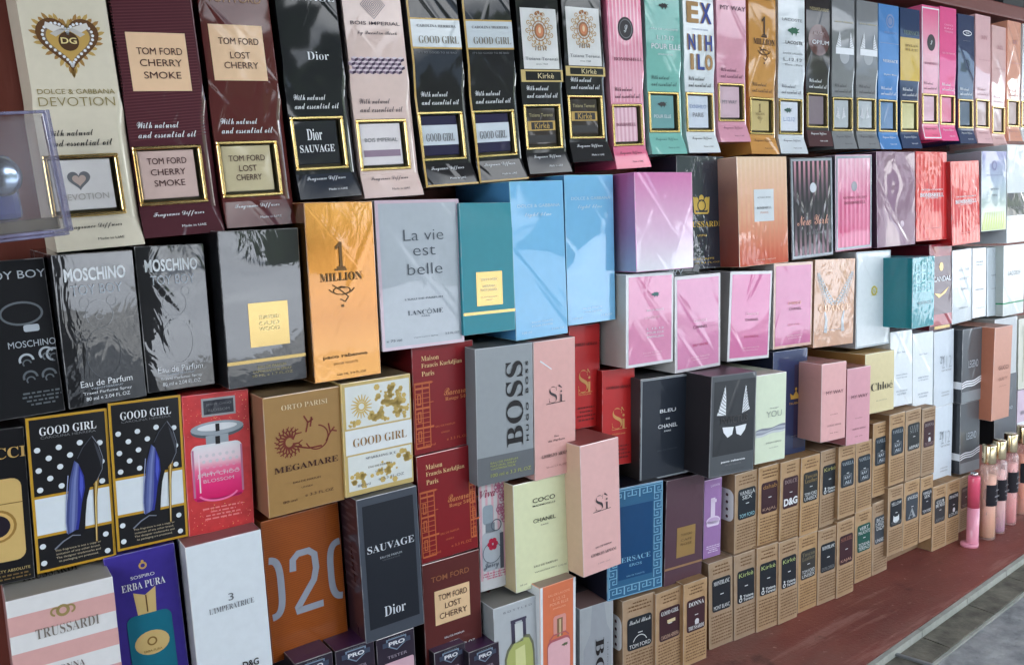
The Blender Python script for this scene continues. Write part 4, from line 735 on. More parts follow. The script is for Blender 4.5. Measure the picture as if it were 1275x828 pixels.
for i in range(8): F.p('stripe_print', 0.08 + i * 0.108, 0.03, 0.13 + i * 0.108, 0.97, M(None, 'film', (H, (0, C(176, 134, 150)), (0.3, C(84, 70, 82)), (0.55, C(44, 40, 48)), (0.72, C(110, 84, 98)), (1, C(206, 144, 160)))), z=0.7)
F.frame('silver_edge', 0.012, 0.012, 0.988, 0.988, 0.035, SIL); F.e('seal', 0.52, 0.70, 0.075, M(C(190, 196, 204), 'film')); F.t(LC, 'New York', 0.5, 0.38, 0.74, INK(C(206, 150, 130)), 'script', 0.10); F.t(LC, 'in bloom', 0.54, 0.26, 0.36, GREY, 'script', 0.05); done(F)
H = BX['ps'][3]
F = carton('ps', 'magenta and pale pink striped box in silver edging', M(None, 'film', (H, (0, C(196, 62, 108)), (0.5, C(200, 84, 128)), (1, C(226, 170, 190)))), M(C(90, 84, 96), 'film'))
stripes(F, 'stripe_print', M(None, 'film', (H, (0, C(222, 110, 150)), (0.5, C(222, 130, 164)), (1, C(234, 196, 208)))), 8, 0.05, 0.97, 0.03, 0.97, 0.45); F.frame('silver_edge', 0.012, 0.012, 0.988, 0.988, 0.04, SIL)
F.e('seal', 0.5, 0.67, 0.08, M(C(150, 150, 160), 'film')); F.t(LC, "VICTORIA'S SECRET", 0.52, 0.555, 0.66, INK(C(140, 40, 80)), 'serif', 0.022); F.t(LC, 'BOMBSHELL', 0.52, 0.50, 0.6, INK(C(140, 40, 80)), 'serif', 0.03); done(F)
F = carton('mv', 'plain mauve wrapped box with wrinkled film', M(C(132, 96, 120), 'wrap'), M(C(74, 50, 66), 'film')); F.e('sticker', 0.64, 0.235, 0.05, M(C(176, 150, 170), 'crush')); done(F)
H = BX['rs1'][3]
def redstripe(k_, lb):
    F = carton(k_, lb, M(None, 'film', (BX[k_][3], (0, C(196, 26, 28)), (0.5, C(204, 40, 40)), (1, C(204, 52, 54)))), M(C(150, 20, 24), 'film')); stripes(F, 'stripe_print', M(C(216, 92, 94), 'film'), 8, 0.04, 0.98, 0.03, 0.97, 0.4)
    F.e('seal', 0.5, 0.69, 0.10, M(C(206, 40, 46), 'film')); F.t(LC, "VICTORIA'S SECRET", 0.5, 0.575, 0.7, WI, 'serif', 0.016); F.t(LC, 'BOMBSHELL', 0.5, 0.515, 0.76, WI, 'serif', 0.045, off=0.01); F.t(LC, 'INTENSE', 0.5, 0.48, 0.4, WI, ht=0.014); F.t(LC, 'EAU DE PARFUM', 0.55, 0.14, 0.5, INK(C(236, 160, 160)), ht=0.014); done(F)
redstripe('rs1', 'taller placed red box with pink stripes beside the plain mauve one'); redstripe('rs2', 'lower placed red box with pink stripes beside the lavender and green one')
H = BX['fl'][3]
F = carton('fl', 'box fading from lavender to grass green', M(None, 'film', (H, (0, C(150, 170, 90)), (0.14, C(196, 206, 150)), (0.3, C(170, 186, 180)), (0.6, C(160, 176, 192)), (1, C(140, 140, 186)))), M(C(150, 150, 160), 'film'))
for i in range(9): F.line('leaf_print', [(0.08 + 0.1 * i, 0.02), (0.1 + 0.1 * i, 0.12), (0.16 + 0.09 * i, 0.24)], 0.07, M(C(170, 190, 90), 'film'), 2, 0.8)
F.t(LC, 'ELIZABETH', 0.5, 0.70, 0.6, INK(C(110, 116, 150)), ht=0.014); F.ring('emblem', 0.5, 0.82, 0.08, 0.04, INK(C(110, 110, 150))); F.t(LC, 'green', 0.52, 0.52, 0.3, DG_, ht=0.03); F.t(LC, 'tea', 0.52, 0.45, 0.2, DG_, ht=0.025); done(F)
F = carton('wb', 'white box with a wide black band at the end of the row', M(C(206, 212, 214), 'film'), M(C(186, 192, 196), 'film')); F.p('black_band', 0, 0.28, 1, 0.51, M(C(62, 64, 66), 'film')); F.t(LC, 'CHANEL', 0.4, 0.36, 0.6, GREY, ht=0.03); S = left_face(F); done(F, (S,))

# ------------------------------------------------------------------ third row
def chance(k_, lb, pk, border, ttl, sub, extra=None, side=None, kind='wrap'):
    F = carton(k_, lb, M(C(*border), 'film'), side or M(C(190, 190, 188), 'film')); F.p('pink_panel', 0.045, 0.035, 0.955, 0.965, M(C(*pk), kind)); INKP = M(C(232, 190, 206), kind)
    for s_, v, wd, ht, m in ((ttl, 0.52, 0.30, 0.03, INKP), (sub, 0.455, 0.32, 0.03, INK(C(96, 40, 66)))): F.t(LC, s_, 0.54, v, wd, m, ht=ht)
    if extra: F.t(LC, extra, 0.54, 0.265, 0.34, INK(C(176, 30, 90)), ht=0.026)
    F.t(LC, 'EAU DE TOILETTE', 0.54, 0.14, 0.4, INKP, ht=0.014); F.t(LC, 'VAPORISATEUR SPRAY', 0.54, 0.11, 0.36, INKP, ht=0.010); return F
F = chance('wp', 'white bordered pink box with big white glare on its film', (214, 132, 168), (214, 216, 218), 'LACOSTE', '', side=M(C(176, 174, 168))); croc(F, 'crocodile_emblem', 0.6, 0.76, 0.09, INK(C(70, 110, 110)))
for s_, v in (('EAU DE LACOSTE', 0.60), ('L.12.12', 0.40), ('POUR ELLE', 0.355), ('SPARKLING', 0.31)): F.t(LC, s_, 0.6, v, 0.36, WI, ht=0.022)
S = left_face(F); S.t(LC, 'INGREDIENTS ALCOHOL', 0.55, 0.33, 0.28, BI, ht=0.12, rot=90); done(F, (S,))
F = chance('ch1', 'white edged pink box standing proud with black and pink lettering', (208, 126, 166), (206, 200, 204), 'CHANCE', 'CHANEL', 'EAU TENDRE'); done(F)
F = chance('ch2', 'tilted pink box with white border and streaks of glare', (208, 108, 156), (214, 212, 214), 'CHANCE', 'CHANEL', 'EAU FRAICHE', M(C(150, 146, 144), 'film')); done(F)
F = chance('ch3', 'pink box with peach border beside the embossed peach one', (196, 100, 146), (214, 176, 160), 'CHANCE', 'CHANEL'); F.t(LC, 'CHANCE', 0.52, 0.525, 0.34, INK(C(236, 150, 130)), ht=0.032, z=6); F.t(LC, 'EAU VIVE', 0.52, 0.27, 0.3, INK(C(214, 130, 150)), ht=0.02); done(F)
F = carton('cm', 'peach beige box with embossed silver ferns', M(C(206, 160, 130), 'crush'), M(C(184, 140, 110), 'film')); FS = M(C(190, 196, 200), 'crush')
for sg in (-1, 1):
    st = [(0.5 + sg * (0.06 + 0.36 * (i / 12) ** 0.8), 0.47 + 0.36 * i / 12) for i in range(13)]; F.line('fern_print', st, 0.02, FS, 2)
    for i in range(1, 13):
        u, v = st[i]
        for q in (-1, 1): F.line('fern_print', [(u, v), (u + q * 0.09 * (1.1 - i / 14), v + 0.02), (u + q * 0.13 * (1.1 - i / 14), v - 0.03)], 0.022, FS, 2, 0.6)
    F.line('fern_print', [(0.5 + sg * 0.22, 0.16), (0.5 + sg * 0.20, 0.30), (0.5 + sg * 0.24, 0.40)], 0.08, FS, 2, 0.6)
F.t(LC, 'CHANCE', 0.5, 0.44, 0.80, M(C(236, 190, 150), 'crush'), 'serif', 0.075, off=0.01); F.t(LC, 'eau de parfum', 0.5, 0.19, 0.5, WI, ht=0.02); done(F)
F = carton('wy', 'white box with small yellow emblem and bright glare', M(C(226, 232, 234), 'wrap'), M(C(170, 174, 176), 'film')); F.frame('edge_panel', 0.0, 0.0, 1.0, 1.0, 0.03, M(C(176, 186, 192), 'film')); YL = INK(C(206, 190, 70))
F.ring('emblem', 0.52, 0.585, 0.07, 0.03, YL); F.t(LC, 'ANGE', 0.52, 0.585, 0.2, YL, ht=0.05); F.t(LC, 'parfum', 0.52, 0.54, 0.16, YL, ht=0.018); done(F)
F = carton('tv', 'teal box with embossed crinkled front standing far out', M(C(26, 136, 146), 'crush'), M(C(0, 112, 122), 'film'), M(C(40, 130, 138)))
GK = M(C(60, 160, 168), 'crush')
for r_ in range(3):
    for c_ in range(3): F.frame('key_pattern', 0.12 + 0.27 * c_, 0.50 + 0.15 * r_, 0.12 + 0.27 * c_ + 0.2, 0.62 + 0.15 * r_, 0.04, GK)
F.t(LC, 'VERSACE', 0.52, 0.35, 0.66, M(C(20, 84, 96), 'crush'), ht=0.04); done(F)
F = carton('sc', 'dark red and brown box with white heading and gold shape', M(C(74, 44, 54), 'film'), M(C(90, 20, 34))); F.p('red_top', 0, 0.86, 1, 1, M(C(132, 30, 46), 'film')); F.e('gold_shape', 0.52, 0.74, 0.09, GOLDT, rv=0.05); F.t(LC, 'SCANDAL', 0.5, 0.60, 0.9, WI, ht=0.06, off=0.02)
F.g('gold_shape', [(0.2, 0.44), (0.5, 0.42), (0.86, 0.5), (0.7, 0.43), (0.4, 0.38)], GOLDT); F.p('red_foot', 0, 0.06, 1, 0.19, M(C(150, 44, 56), 'film')); F.p('gold_foot', 0.2, 0.02, 0.9, 0.055, GOLDT); done(F)
def plain(k_, lb, c, kind, txt, ink, side=None, sz=(0.5, 0.03)):
    F = carton(k_, lb, M(C(*c), kind), side)
    for s_, u, v, wd, ht in txt: F.t(LC, s_, u, v, wd, ink, ht=ht)
    return F
done(plain('w1', 'silvery white box with spaced letters beside the dark red one', (196, 204, 208), 'film', (('D I O R', 0.6, 0.72, 0.5, 0.035), ('A D D I C T', 0.6, 0.60, 0.5, 0.03), ('EAU', 0.6, 0.46, 0.3, 0.03), ('VAPORISATEUR', 0.55, 0.2, 0.5, 0.02)), GREY))
done(plain('w2', 'narrow white box with dark small print', (206, 212, 216), 'wrap', (('PURE', 0.5, 0.8, 0.5, 0.025), ('MUSC', 0.5, 0.76, 0.5, 0.02), ('narciso', 0.5, 0.41, 0.6, 0.03), ('EAU DE PARFUM', 0.5, 0.14, 0.6, 0.018)), DG_))
done(plain('w3', 'grey white box recessed beside the narrow white one', (176, 186, 192), 'film', (('narciso', 0.5, 0.6, 0.5, 0.03), ('rodriguez', 0.5, 0.4, 0.5, 0.024)), GREY))
F = carton('wg', 'white box with a thin green line near its foot', M(C(204, 210, 208), 'film'), M(C(176, 184, 180), 'film')); F.p('green_line', 0, 0.17, 1, 0.19, INK(C(40, 140, 90))); S = left_face(F); S.p('green_line', 0, 0.17, 1, 0.19, INK(C(40, 140, 90))); F.t(LC, 'LACOSTE', 0.5, 0.6, 0.6, GREY); done(F, (S,))

# ------------------------------------------------------------------ fourth row, right half
F = carton('bl', 'charcoal box with thin white border and white two-line name', M(C(40, 46, 56), 'film'), M(C(60, 58, 60))); F.frame('white_border', 0.01, 0.008, 0.99, 0.99, 0.02, M(C(150, 156, 160)))
for s_, v, wd, ht in (('BLEU', 0.665, 0.33, 0.034), ('DE', 0.585, 0.08, 0.016), ('CHANEL', 0.515, 0.40, 0.038), ('PARIS', 0.465, 0.14, 0.014)): F.t(LC, s_, 0.55, v, wd, WI, ht=ht, off=0.015)
F.t(LC, 'EAU DE PARFUM', 0.55, 0.28, 0.4, INK(C(60, 66, 76)), ht=0.016); done(F)
F = carton('iv', 'dark grey box with white wings emblem standing far out', M(C(76, 80, 84), 'film'), M(C(38, 36, 40)), M(C(80, 56, 66))); F.p('dark_panel', 0.06, 0.205, 0.98, 0.94, M(C(40, 43, 47), 'film'), z=1); F.frame('edge', 0.0, 0.0, 1, 1, 0.015, GREY, z=1)
wing(F, 'wing_emblem', ((0.30, 0.905), (0.325, 0.60), (0.13, 0.61)), WI, 3, 9); wing(F, 'wing_emblem', ((0.765, 0.895), (0.69, 0.60), (0.86, 0.63)), WI, 3, 9); F.t(LC, 'INVICTUS', 0.52, 0.55, 0.6, INK(C(64, 62, 62)), ht=0.07)
for sg in (-1, 1): F.g('wing_emblem', [(0.53 + sg * 0.02, 0.475), (0.53 + sg * 0.27, 0.485), (0.53 + sg * 0.24, 0.43), (0.53 + sg * 0.15, 0.375), (0.53 + sg * 0.05, 0.40)], WI, 3)
F.t(LC, 'paco rabanne', 0.52, 0.135, 0.54, WI, ht=0.022, off=0.03); F.t(LC, 'EAU DE TOILETTE', 0.52, 0.10, 0.36, GREY, ht=0.012); F.t(LC, '100 ML 3.4 FL.OZ', 0.52, 0.045, 0.5, INK(C(50, 52, 54)), ht=0.014); done(F)
F = carton('yo', 'pale lime box with grey ribbon band', M(C(216, 226, 200), 'film'), M(C(196, 200, 180)))
F.t(LC, 'stronger', 0.6, 0.61, 0.3, GREY, ht=0.018); F.t(LC, 'YOU', 0.6, 0.545, 0.5, INK(C(150, 156, 150)), ht=0.07, off=-0.01)
for i in range(4): F.line('ribbon_print', [(0.02 + 0.96 * j / 10, 0.37 - 0.018 * i + 0.03 * j / 10 + 0.008 * math.sin(j * 0.9 + i)) for j in range(11)], 0.05, M(C(*((130, 134, 146), (176, 182, 190), (150, 154, 166), (200, 206, 206))[i]), 'film'), 2 + i * 0.3)
F.t(LC, 'EMPORIO ARMANI', 0.6, 0.22, 0.5, INK(C(110, 114, 110)), ht=0.016); F.t(LC, 'EAU DE PARFUM', 0.6, 0.16, 0.3, INK(C(140, 144, 140)), ht=0.012); done(F)
F = carton('na', 'navy box with small gold crown emblem', M(C(36, 52, 92), 'wrap'), M(C(30, 34, 56))); F.p('dark_panel', 0.62, 0.08, 0.97, 0.86, M(C(46, 40, 70), 'film'))
GD2 = M(C(206, 160, 70), 'satin'); F.g('crown_emblem', [(0.52, 0.545), (0.82, 0.545), (0.84, 0.60), (0.75, 0.575), (0.67, 0.62), (0.59, 0.575), (0.5, 0.60)], GD2, 3); F.e('crown_emblem', 0.67, 0.635, 0.03, GD2, z=3); F.t(LC, 'TRUSSARDI', 0.68, 0.505, 0.42, GD2, ht=0.018); F.t(LC, 'EAU DE PARFUM', 0.7, 0.2, 0.3, GREY, ht=0.01); done(F)
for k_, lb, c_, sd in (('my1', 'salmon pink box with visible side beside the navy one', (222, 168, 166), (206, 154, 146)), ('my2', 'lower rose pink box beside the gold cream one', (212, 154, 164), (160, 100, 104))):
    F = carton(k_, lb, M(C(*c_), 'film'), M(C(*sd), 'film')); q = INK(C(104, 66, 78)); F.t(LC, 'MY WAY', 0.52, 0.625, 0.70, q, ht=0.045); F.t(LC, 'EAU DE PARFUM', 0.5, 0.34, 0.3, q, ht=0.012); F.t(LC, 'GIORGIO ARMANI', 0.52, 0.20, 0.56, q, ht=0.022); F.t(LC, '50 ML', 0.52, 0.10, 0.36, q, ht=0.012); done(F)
F = carton('cl', 'pale gold cream box with black serif name', M(C(214, 200, 156), 'satin'), M(C(176, 138, 80), 'satin'), M(C(180, 144, 90))); F.t(LC, 'Chloé', 0.56, 0.44, 0.74, BI, 'serif', 0.13, off=-0.012); F.t(LC, 'EAU DE PARFUM', 0.55, 0.20, 0.36, GREY, ht=0.014); done(F)
for k_, lb in (('ws1', 'white glossy box with streaked glare beside the cream gold one'), ('ws2', 'white glossy box with streaked glare standing lower than its neighbours')):
    F = carton(k_, lb, M(C(222, 228, 232), 'wrap')); 
    for s_, v, wd in (('narciso', 0.42, 0.5), ('rodriguez', 0.38, 0.5), ('EAU DE PARFUM', 0.2, 0.5), ('POUDREE', 0.16, 0.4), ('for her', 0.72, 0.4)): F.t(LC, s_, 0.5, v, wd, INK(C(110, 124, 140)), ht=0.022)
    done(F)
for k_, lb in (('ws3', 'white box with tall grey numerals above its twin'), ('ws4', 'white box with tall grey numerals beneath its twin')):
    F = carton(k_, lb, M(C(204, 212, 220), 'film' if k_ == 'ws3' else 'card')); F.t(LC, '2Y', 0.40, 0.62, 0.24, INK(C(130, 138, 146)), ht=0.10); F.t(LC, '212', 0.62, 0.58, 0.48, INK(C(160, 168, 176)), ht=0.16, off=-0.01); F.t(LC, 'VIP ROSE', 0.6, 0.47, 0.5, GREY, ht=0.022); F.t(LC, 'CAROLINA', 0.56, 0.18, 0.4, GREY, ht=0.018); F.t(LC, 'HERRERA', 0.56, 0.14, 0.4, GREY, ht=0.018); done(F)
for k_, lb in (('ds1', 'dark pewter wrapped box with white wavy lines, upper of two'), ('ds2', 'dark pewter wrapped box with white wavy lines, lower of two')):
    F = carton(k_, lb, M(C(84, 88, 92), 'wrap'), M(C(52, 55, 60), 'film'))
    for i in range(3): F.line('wave_lines', [(j / 8, 0.265 - 0.032 * i + 0.05 * j / 8 + 0.012 * math.sin(j)) for j in range(9)], 0.035, WI, 3)
    S = left_face(F)
    for i in range(3): S.line('wave_lines', [(j / 4, 0.29 - 0.032 * i - 0.02 * j / 4) for j in range(5)], 0.035, WI, 3)
    F.t(LC, 'LEGEND', 0.55, 0.52, 0.5, SILT, ht=0.10); F.p('foot_panel', 0.02, 0.0, 1, 0.15, M(C(130, 136, 140), 'film')); done(F, (S,))
F = carton('sa', 'salmon copper box with dark lettering standing far out', M(C(196, 146, 128), 'satin'), M(C(176, 112, 88), 'satin'), M(C(160, 116, 100))); q = INK(C(130, 90, 80)); F.t(LC, 'GUCCI', 0.54, 0.56, 0.56, q, ht=0.045, off=0.01); F.t(LC, 'GUILTY', 0.54, 0.44, 0.5, q, ht=0.035); F.t(LC, 'pour femme', 0.54, 0.36, 0.4, q, ht=0.016); done(F)
F = carton('gw', 'pale grey box tucked behind the salmon copper one', M(C(190, 194, 196), 'film'), M(C(150, 154, 152))); F.t(LC, 'DIOR', 0.6, 0.5, 0.3, GREY); done(F)
F = carton('ds3', 'pewter grey box tucked beneath the pale grey one', M(C(92, 96, 102), 'crush'), M(C(30, 30, 33))); F.t(LC, 'LEGEND', 0.6, 0.5, 0.4, SILT); done(F)
F = carton('ce', 'cream box with faint leaf print at the picture edge', M(C(206, 206, 192), 'film'), M(C(190, 192, 180)));
for i in range(5): F.line('leaf_print', [(0.2 + 0.12 * i, 0.1), (0.25 + 0.1 * i, 0.5), (0.2 + 0.13 * i, 0.9)], 0.03, INK(C(150, 160, 130)))
done(F)
F = carton('li', 'lilac pink box beneath the cream leaf print one', M(C(206, 186, 202), 'film'), M(C(190, 170, 186))); F.t(LC, 'BRIGHT', 0.4, 0.5, 0.5, GREY); F.p('white_band', 0, 0.2, 1, 0.3, WHT); done(F)

# ------------------------------------------------------------------ third row, left half
F = carton('gu', 'black box with a gold flask picture at the photo edge', M(C(24, 24, 27), 'satin')); F.t(LC, 'GUCCI', 0.60, 0.845, 0.80, M(C(196, 160, 96), 'satin'), 'serif', 0.07); GB = M((0.58, 0.40, 0.15), 'satin')
F.p('flask_picture', 0.15, 0.145, 0.90, 0.68, GB, r=0.14); F.line('flask_picture', [(0.15, 0.52), (0.90, 0.52)], 0.012, INK(C(110, 84, 40)), 3); F.e('flask_picture', 0.53, 0.38, 0.27, M(C(150, 116, 60), 'satin'), z=2); F.e('flask_picture', 0.53, 0.38, 0.23, M(C(206, 170, 104), 'satin'), z=3); F.e('flask_picture', 0.53, 0.38, 0.18, M(C(36, 30, 40), 'satin'), z=4)
F.t(LC, 'GUILTY ABSOLUTE', 0.66, 0.085, 0.56, GI, ht=0.018); F.words(LC, 0.42, 0.02, 0.94, 0.065, 2, INK(C(120, 96, 56)), al='c'); done(F)
def stiletto(F, part):
    S_ = lambda *c: M(C(*c), 'satin')
    F.g(part, [(0.78, 0.838), (0.86, 0.77), (0.91, 0.68), (0.89, 0.60), (0.80, 0.525), (0.72, 0.50), (0.67, 0.42), (0.64, 0.32), (0.62, 0.22), (0.56, 0.175), (0.42, 0.15), (0.22, 0.125), (0.20, 0.135), (0.30, 0.17), (0.40, 0.205), (0.44, 0.25), (0.53, 0.30), (0.56, 0.45), (0.56, 0.60), (0.58, 0.70), (0.66, 0.77)], S_(22, 22, 27), 3)
    for k_, c_ in enumerate(((66, 76, 128), (88, 100, 156), (112, 124, 176), (84, 94, 150))):      # glass heel front: long tapering facets
        t0, t1 = k_ / 4, (k_ + 1) / 4; l = [(0.47, 0.57), (0.42, 0.42), (0.395, 0.30), (0.40, 0.215)]; r_ = [(0.60, 0.66), (0.575, 0.55), (0.555, 0.42), (0.53, 0.30), (0.50, 0.235)]; top = (0.545, 0.69)
        mixp = lambda a, b, t: (a[0] + (b[0] - a[0]) * t, a[1] + (b[1] - a[1]) * t); R5 = [r_[1], r_[2], r_[3], r_[4]]
        F.g(part, [mixp(top, r_[0], t0), mixp(top, r_[0], t1)] + [mixp(l[i], R5[i], t1) for i in range(4)] + [mixp(l[i], R5[i], t0) for i in (3, 2, 1, 0)], S_(*c_), 4)
    F.g(part, [(0.60, 0.655), (0.65, 0.58), (0.655, 0.50), (0.60, 0.40), (0.565, 0.30), (0.535, 0.235), (0.50, 0.235), (0.53, 0.30), (0.555, 0.42), (0.575, 0.55)], S_(44, 52, 140), 4.5)
    F.g(part, [(0.61, 0.62), (0.635, 0.57), (0.635, 0.51), (0.60, 0.43), (0.585, 0.50)], S_(76, 88, 190), 5)
    F.g(part, [(0.765, 0.515), (0.84, 0.555), (0.80, 0.42), (0.77, 0.13), (0.745, 0.13), (0.755, 0.33)], S_(150, 116, 50), 4); F.line(part, [(0.80, 0.53), (0.775, 0.38), (0.755, 0.135)], 0.014, S_(222, 196, 130), 5); F.line(part, [(0.765, 0.51), (0.755, 0.33), (0.745, 0.13)], 0.010, S_(60, 44, 20), 5.5)
    F.g(part, [(0.80, 0.80), (0.86, 0.74), (0.895, 0.67), (0.88, 0.61), (0.865, 0.66), (0.83, 0.73)], S_(60, 63, 72), 4); F.line(part, [(0.785, 0.832), (0.86, 0.768), (0.905, 0.68), (0.888, 0.605), (0.81, 0.535)], 0.010, S_(120, 126, 138), 5, 0.3)
    F.line(part, [(0.77, 0.825), (0.66, 0.765), (0.585, 0.70)], 0.010, S_(70, 74, 84), 5); F.line(part, [(0.23, 0.137), (0.34, 0.178), (0.46, 0.205), (0.56, 0.195)], 0.022, S_(120, 126, 140), 5, 0.4); F.line(part, [(0.455, 0.60), (0.41, 0.43), (0.39, 0.30), (0.395, 0.225)], 0.012, S_(150, 160, 196), 5)
def goodgirl_box(k_, lb):
    F = carton(k_, lb, M(C(26, 26, 29), 'satin')); GE = M(C(184, 142, 44), 'satin'); w2 = M(C(212, 220, 226), 'satin')
    F.frame('gold_border', 0, 0, 1, 1, 0.035, GE); F.p('white_band', 0.0, 0.245, 1, 0.48, w2, z=1.4); F.p('gold_border', 0.035, 0.48, 0.965, 0.497, GE, z=2); F.p('gold_border', 0.035, 0.228, 0.965, 0.245, GE, z=2)
    F.t(LC, 'GOOD GIRL', 0.5, 0.905, 0.70, WI, 'serif', 0.052, off=-0.004); F.t(LC, 'CAROLINA HERRERA', 0.5, 0.865, 0.68, GREY, ht=0.016)
    for u, v in ((.11, .79), (.37, .79), (.63, .80), (.88, .78), (.24, .73), (.50, .73), (.11, .66), (.37, .665), (.89, .655), (.24, .60), (.11, .535), (.37, .54), (.88, .525), (.09, .17), (.09, .06), (.88, .165), (.89, .05)): F.e('dot_print', u, v, 0.038, w2, n=14, z=2)
    stiletto(F, 'shoe_picture')
    for i, (s_, wd) in enumerate((('This fragrance is not a copy or', 0.58), ('imitation of any other brand.', 0.55), ('The designer trademarks and', 0.56), ('its packaging are protected.', 0.50))): F.t(LC, s_, 0.52, 0.125 - 0.024 * i, wd, INK(C(190, 176, 150)), ht=0.017, z=6)
    done(F)
goodgirl_box('go1', 'black polka dot box with high heel picture beside the gold flask one'); goodgirl_box('go2', 'black polka dot box with high heel picture beside the red one')
F = carton('re', 'red box with a pink bottle picture and grey name plate', M(C(196, 60, 62), 'satin', fibre=0.3)); F.p('name_plate', 0.28, 0.835, 0.79, 0.965, M(C(150, 152, 156), 'film'), z=1); F.p('name_plate', 0.31, 0.85, 0.76, 0.95, M(C(52, 54, 62), 'film'), z=2); F.t(LC, 'JIMMY CHOO', 0.535, 0.918, 0.38, GREY, ht=0.02); F.t(LC, 'BLOSSOM', 0.535, 0.88, 0.32, GREY, ht=0.018)
sv_, dk_, lt_ = M(C(150, 160, 168), 'satin'), M(C(84, 92, 100), 'satin'), M(C(216, 220, 224), 'satin')
F.e('bottle_picture', 0.5, 0.735, 0.40, dk_, rv=0.058, z=1.5); F.e('bottle_picture', 0.5, 0.750, 0.40, sv_, rv=0.050, z=2); F.e('bottle_picture', 0.5, 0.757, 0.30, lt_, rv=0.026, z=3); F.p('bottle_picture', 0.47, 0.725, 0.53, 0.78, BI, z=4); F.p('bottle_picture', 0.32, 0.63, 0.66, 0.70, sv_, z=1.7); F.p('bottle_picture', 0.46, 0.63, 0.53, 0.69, BI, z=3)
F.p('bottle_picture', 0.09, 0.235, 0.86, 0.64, M(None, 'satin', (BX['re'][3], (0.24, C(206, 20, 96)), (0.36, C(226, 50, 120)), (0.46, C(232, 110, 150)), (0.53, C(230, 206, 214)), (0.64, C(222, 222, 226)))), r=0.10, z=2)
for r_ in range(4):
    for c_ in range(6): F.e('bottle_picture', 0.22 + 0.1 * c_ + 0.05 * (r_ % 2), 0.56 - 0.042 * r_, 0.028, M(C(226, 150, 176) if r_ > 1 else C(206, 200, 206), 'satin'), n=6, z=3)
for u_ in (0.115, 0.845): F.line('bottle_picture', [(u_, 0.27), (u_, 0.61)], 0.03, M(C(186, 120, 150), 'satin'), 3)
F.line('bottle_picture', [(0.14, 0.25), (0.48, 0.238), (0.82, 0.25)], 0.035, M(C(160, 20, 80), 'satin'), 3); F.line('bottle_picture', [(0.16, 0.63), (0.80, 0.63)], 0.02, lt_, 3); F.line('bottle_picture', [(0.20, 0.30), (0.20, 0.58)], 0.02, M(C(240, 214, 226), 'satin'), 3.5)
F.t(LC, 'JIMMY CHOO', 0.48, 0.42, 0.64, M(C(214, 200, 206)), ht=0.032, z=5); F.t(LC, 'BLOSSOM', 0.48, 0.378, 0.46, M(C(214, 180, 196)), ht=0.024, z=5)
F.ring('bottle_picture', 0.47, 0.30, 0.30, 0.03, M(C(240, 120, 170), 'satin'), rv=0.07, z=4, a0=200, a1=340); F.words(LC, 0.2, 0.09, 0.85, 0.19, 4, INK(C(226, 130, 130)), al='c')
rnd = random.Random(3)
for i in range(140): F.e('glitter_print', rnd.uniform(0.02, 0.98), rnd.choice((rnd.uniform(0.02, 0.2), rnd.uniform(0.7, 0.98))), rnd.uniform(0.004, 0.009), M(C(228, 120, 110)) if i % 2 else M(C(226, 170, 110)), n=5, z=1.2)
done(F)
TANG = C(160, 124, 74)
F = carton('me', 'tan gold box with branching red brown emblem', M(TANG, 'satin'), M(C(128, 92, 70), 'satin'), M(C(150, 124, 92), 'satin')); q = INK(C(74, 44, 34)); RB = M(C(120, 52, 38))
F.t(LC, 'ORTO PARISI', 0.52, 0.895, 0.60, M(C(222, 200, 160), 'satin'), 'serif', 0.042, off=-0.01); rnd = random.Random(5)
for i in range(16):
    a = R(30 + 300 * i / 15); p0 = (0.30 + 0.05 * math.cos(a), 0.60 + 0.04 * math.sin(a)); p1 = (0.30 + 0.12 * math.cos(a + .3), 0.60 + 0.085 * math.sin(a + .3)); p2 = (0.30 + 0.19 * math.cos(a), 0.60 + 0.13 * math.sin(a)); F.line('branch_emblem', [p0, p1, p2], 0.03, RB, 2, 0.6); F.line('branch_emblem', [p1, (p1[0] + 0.06 * math.cos(a + 1), p1[1] + 0.045 * math.sin(a + 1))], 0.018, RB, 2, 0.5)
F.ring('branch_emblem', 0.66, 0.60, 0.15, 0.016, RB, a0=200, a1=440)
for q_ in ([(0.52, 0.66), (0.55, 0.74), (0.50, 0.80)], [(0.55, 0.74), (0.62, 0.76)], [(0.58, 0.70), (0.60, 0.78)], [(0.78, 0.55), (0.84, 0.62), (0.90, 0.66)], [(0.84, 0.62), (0.82, 0.70)], [(0.86, 0.635), (0.93, 0.62)], [(0.36, 0.56), (0.55, 0.52), (0.72, 0.52)]): F.line('branch_emblem', q_, 0.02, RB, 2)
F.t(LC, 'MEGAMARE', 0.51, 0.385, 0.84, q, 'serif', 0.052); F.t(LC, 'EAU DE PARFUM', 0.5, 0.255, 0.36, q, ht=0.016); F.t(LC, 'UNISEX', 0.5, 0.20, 0.15, q, ht=0.014); F.t(LC, '80 ml', 0.27, 0.105, 0.18, q, ht=0.022); F.t(LC, 'e 3.3 FL.OZ', 0.66, 0.125, 0.38, q, ht=0.024); done(F)
F = carton('ggw', 'white box with gold blossom print and gold serif name', M(C(196, 172, 110), 'satin'), M(C(176, 150, 92), 'satin'), M(C(130, 110, 84))); w3 = M(C(216, 220, 216), 'satin'); GG = M(C(204, 176, 104), 'satin')
F.p('white_panel', 0.05, 0.60, 0.975, 0.965, w3); F.p('white_panel', 0.03, 0.37, 0.99, 0.585, M(C(222, 226, 226), 'satin')); F.p('white_panel', 0.05, 0.045, 0.975, 0.355, w3)
rnd = random.Random(11)
for i in range(18): a = 2 * math.pi * i / 18; F.line('blossom_print', [(0.27 + 0.06 * math.cos(a), 0.78 + 0.045 * math.sin(a)), (0.27 + 0.15 * math.cos(a + .1), 0.78 + 0.105 * math.sin(a + .1))], 0.025, GG, 2, 0.6)
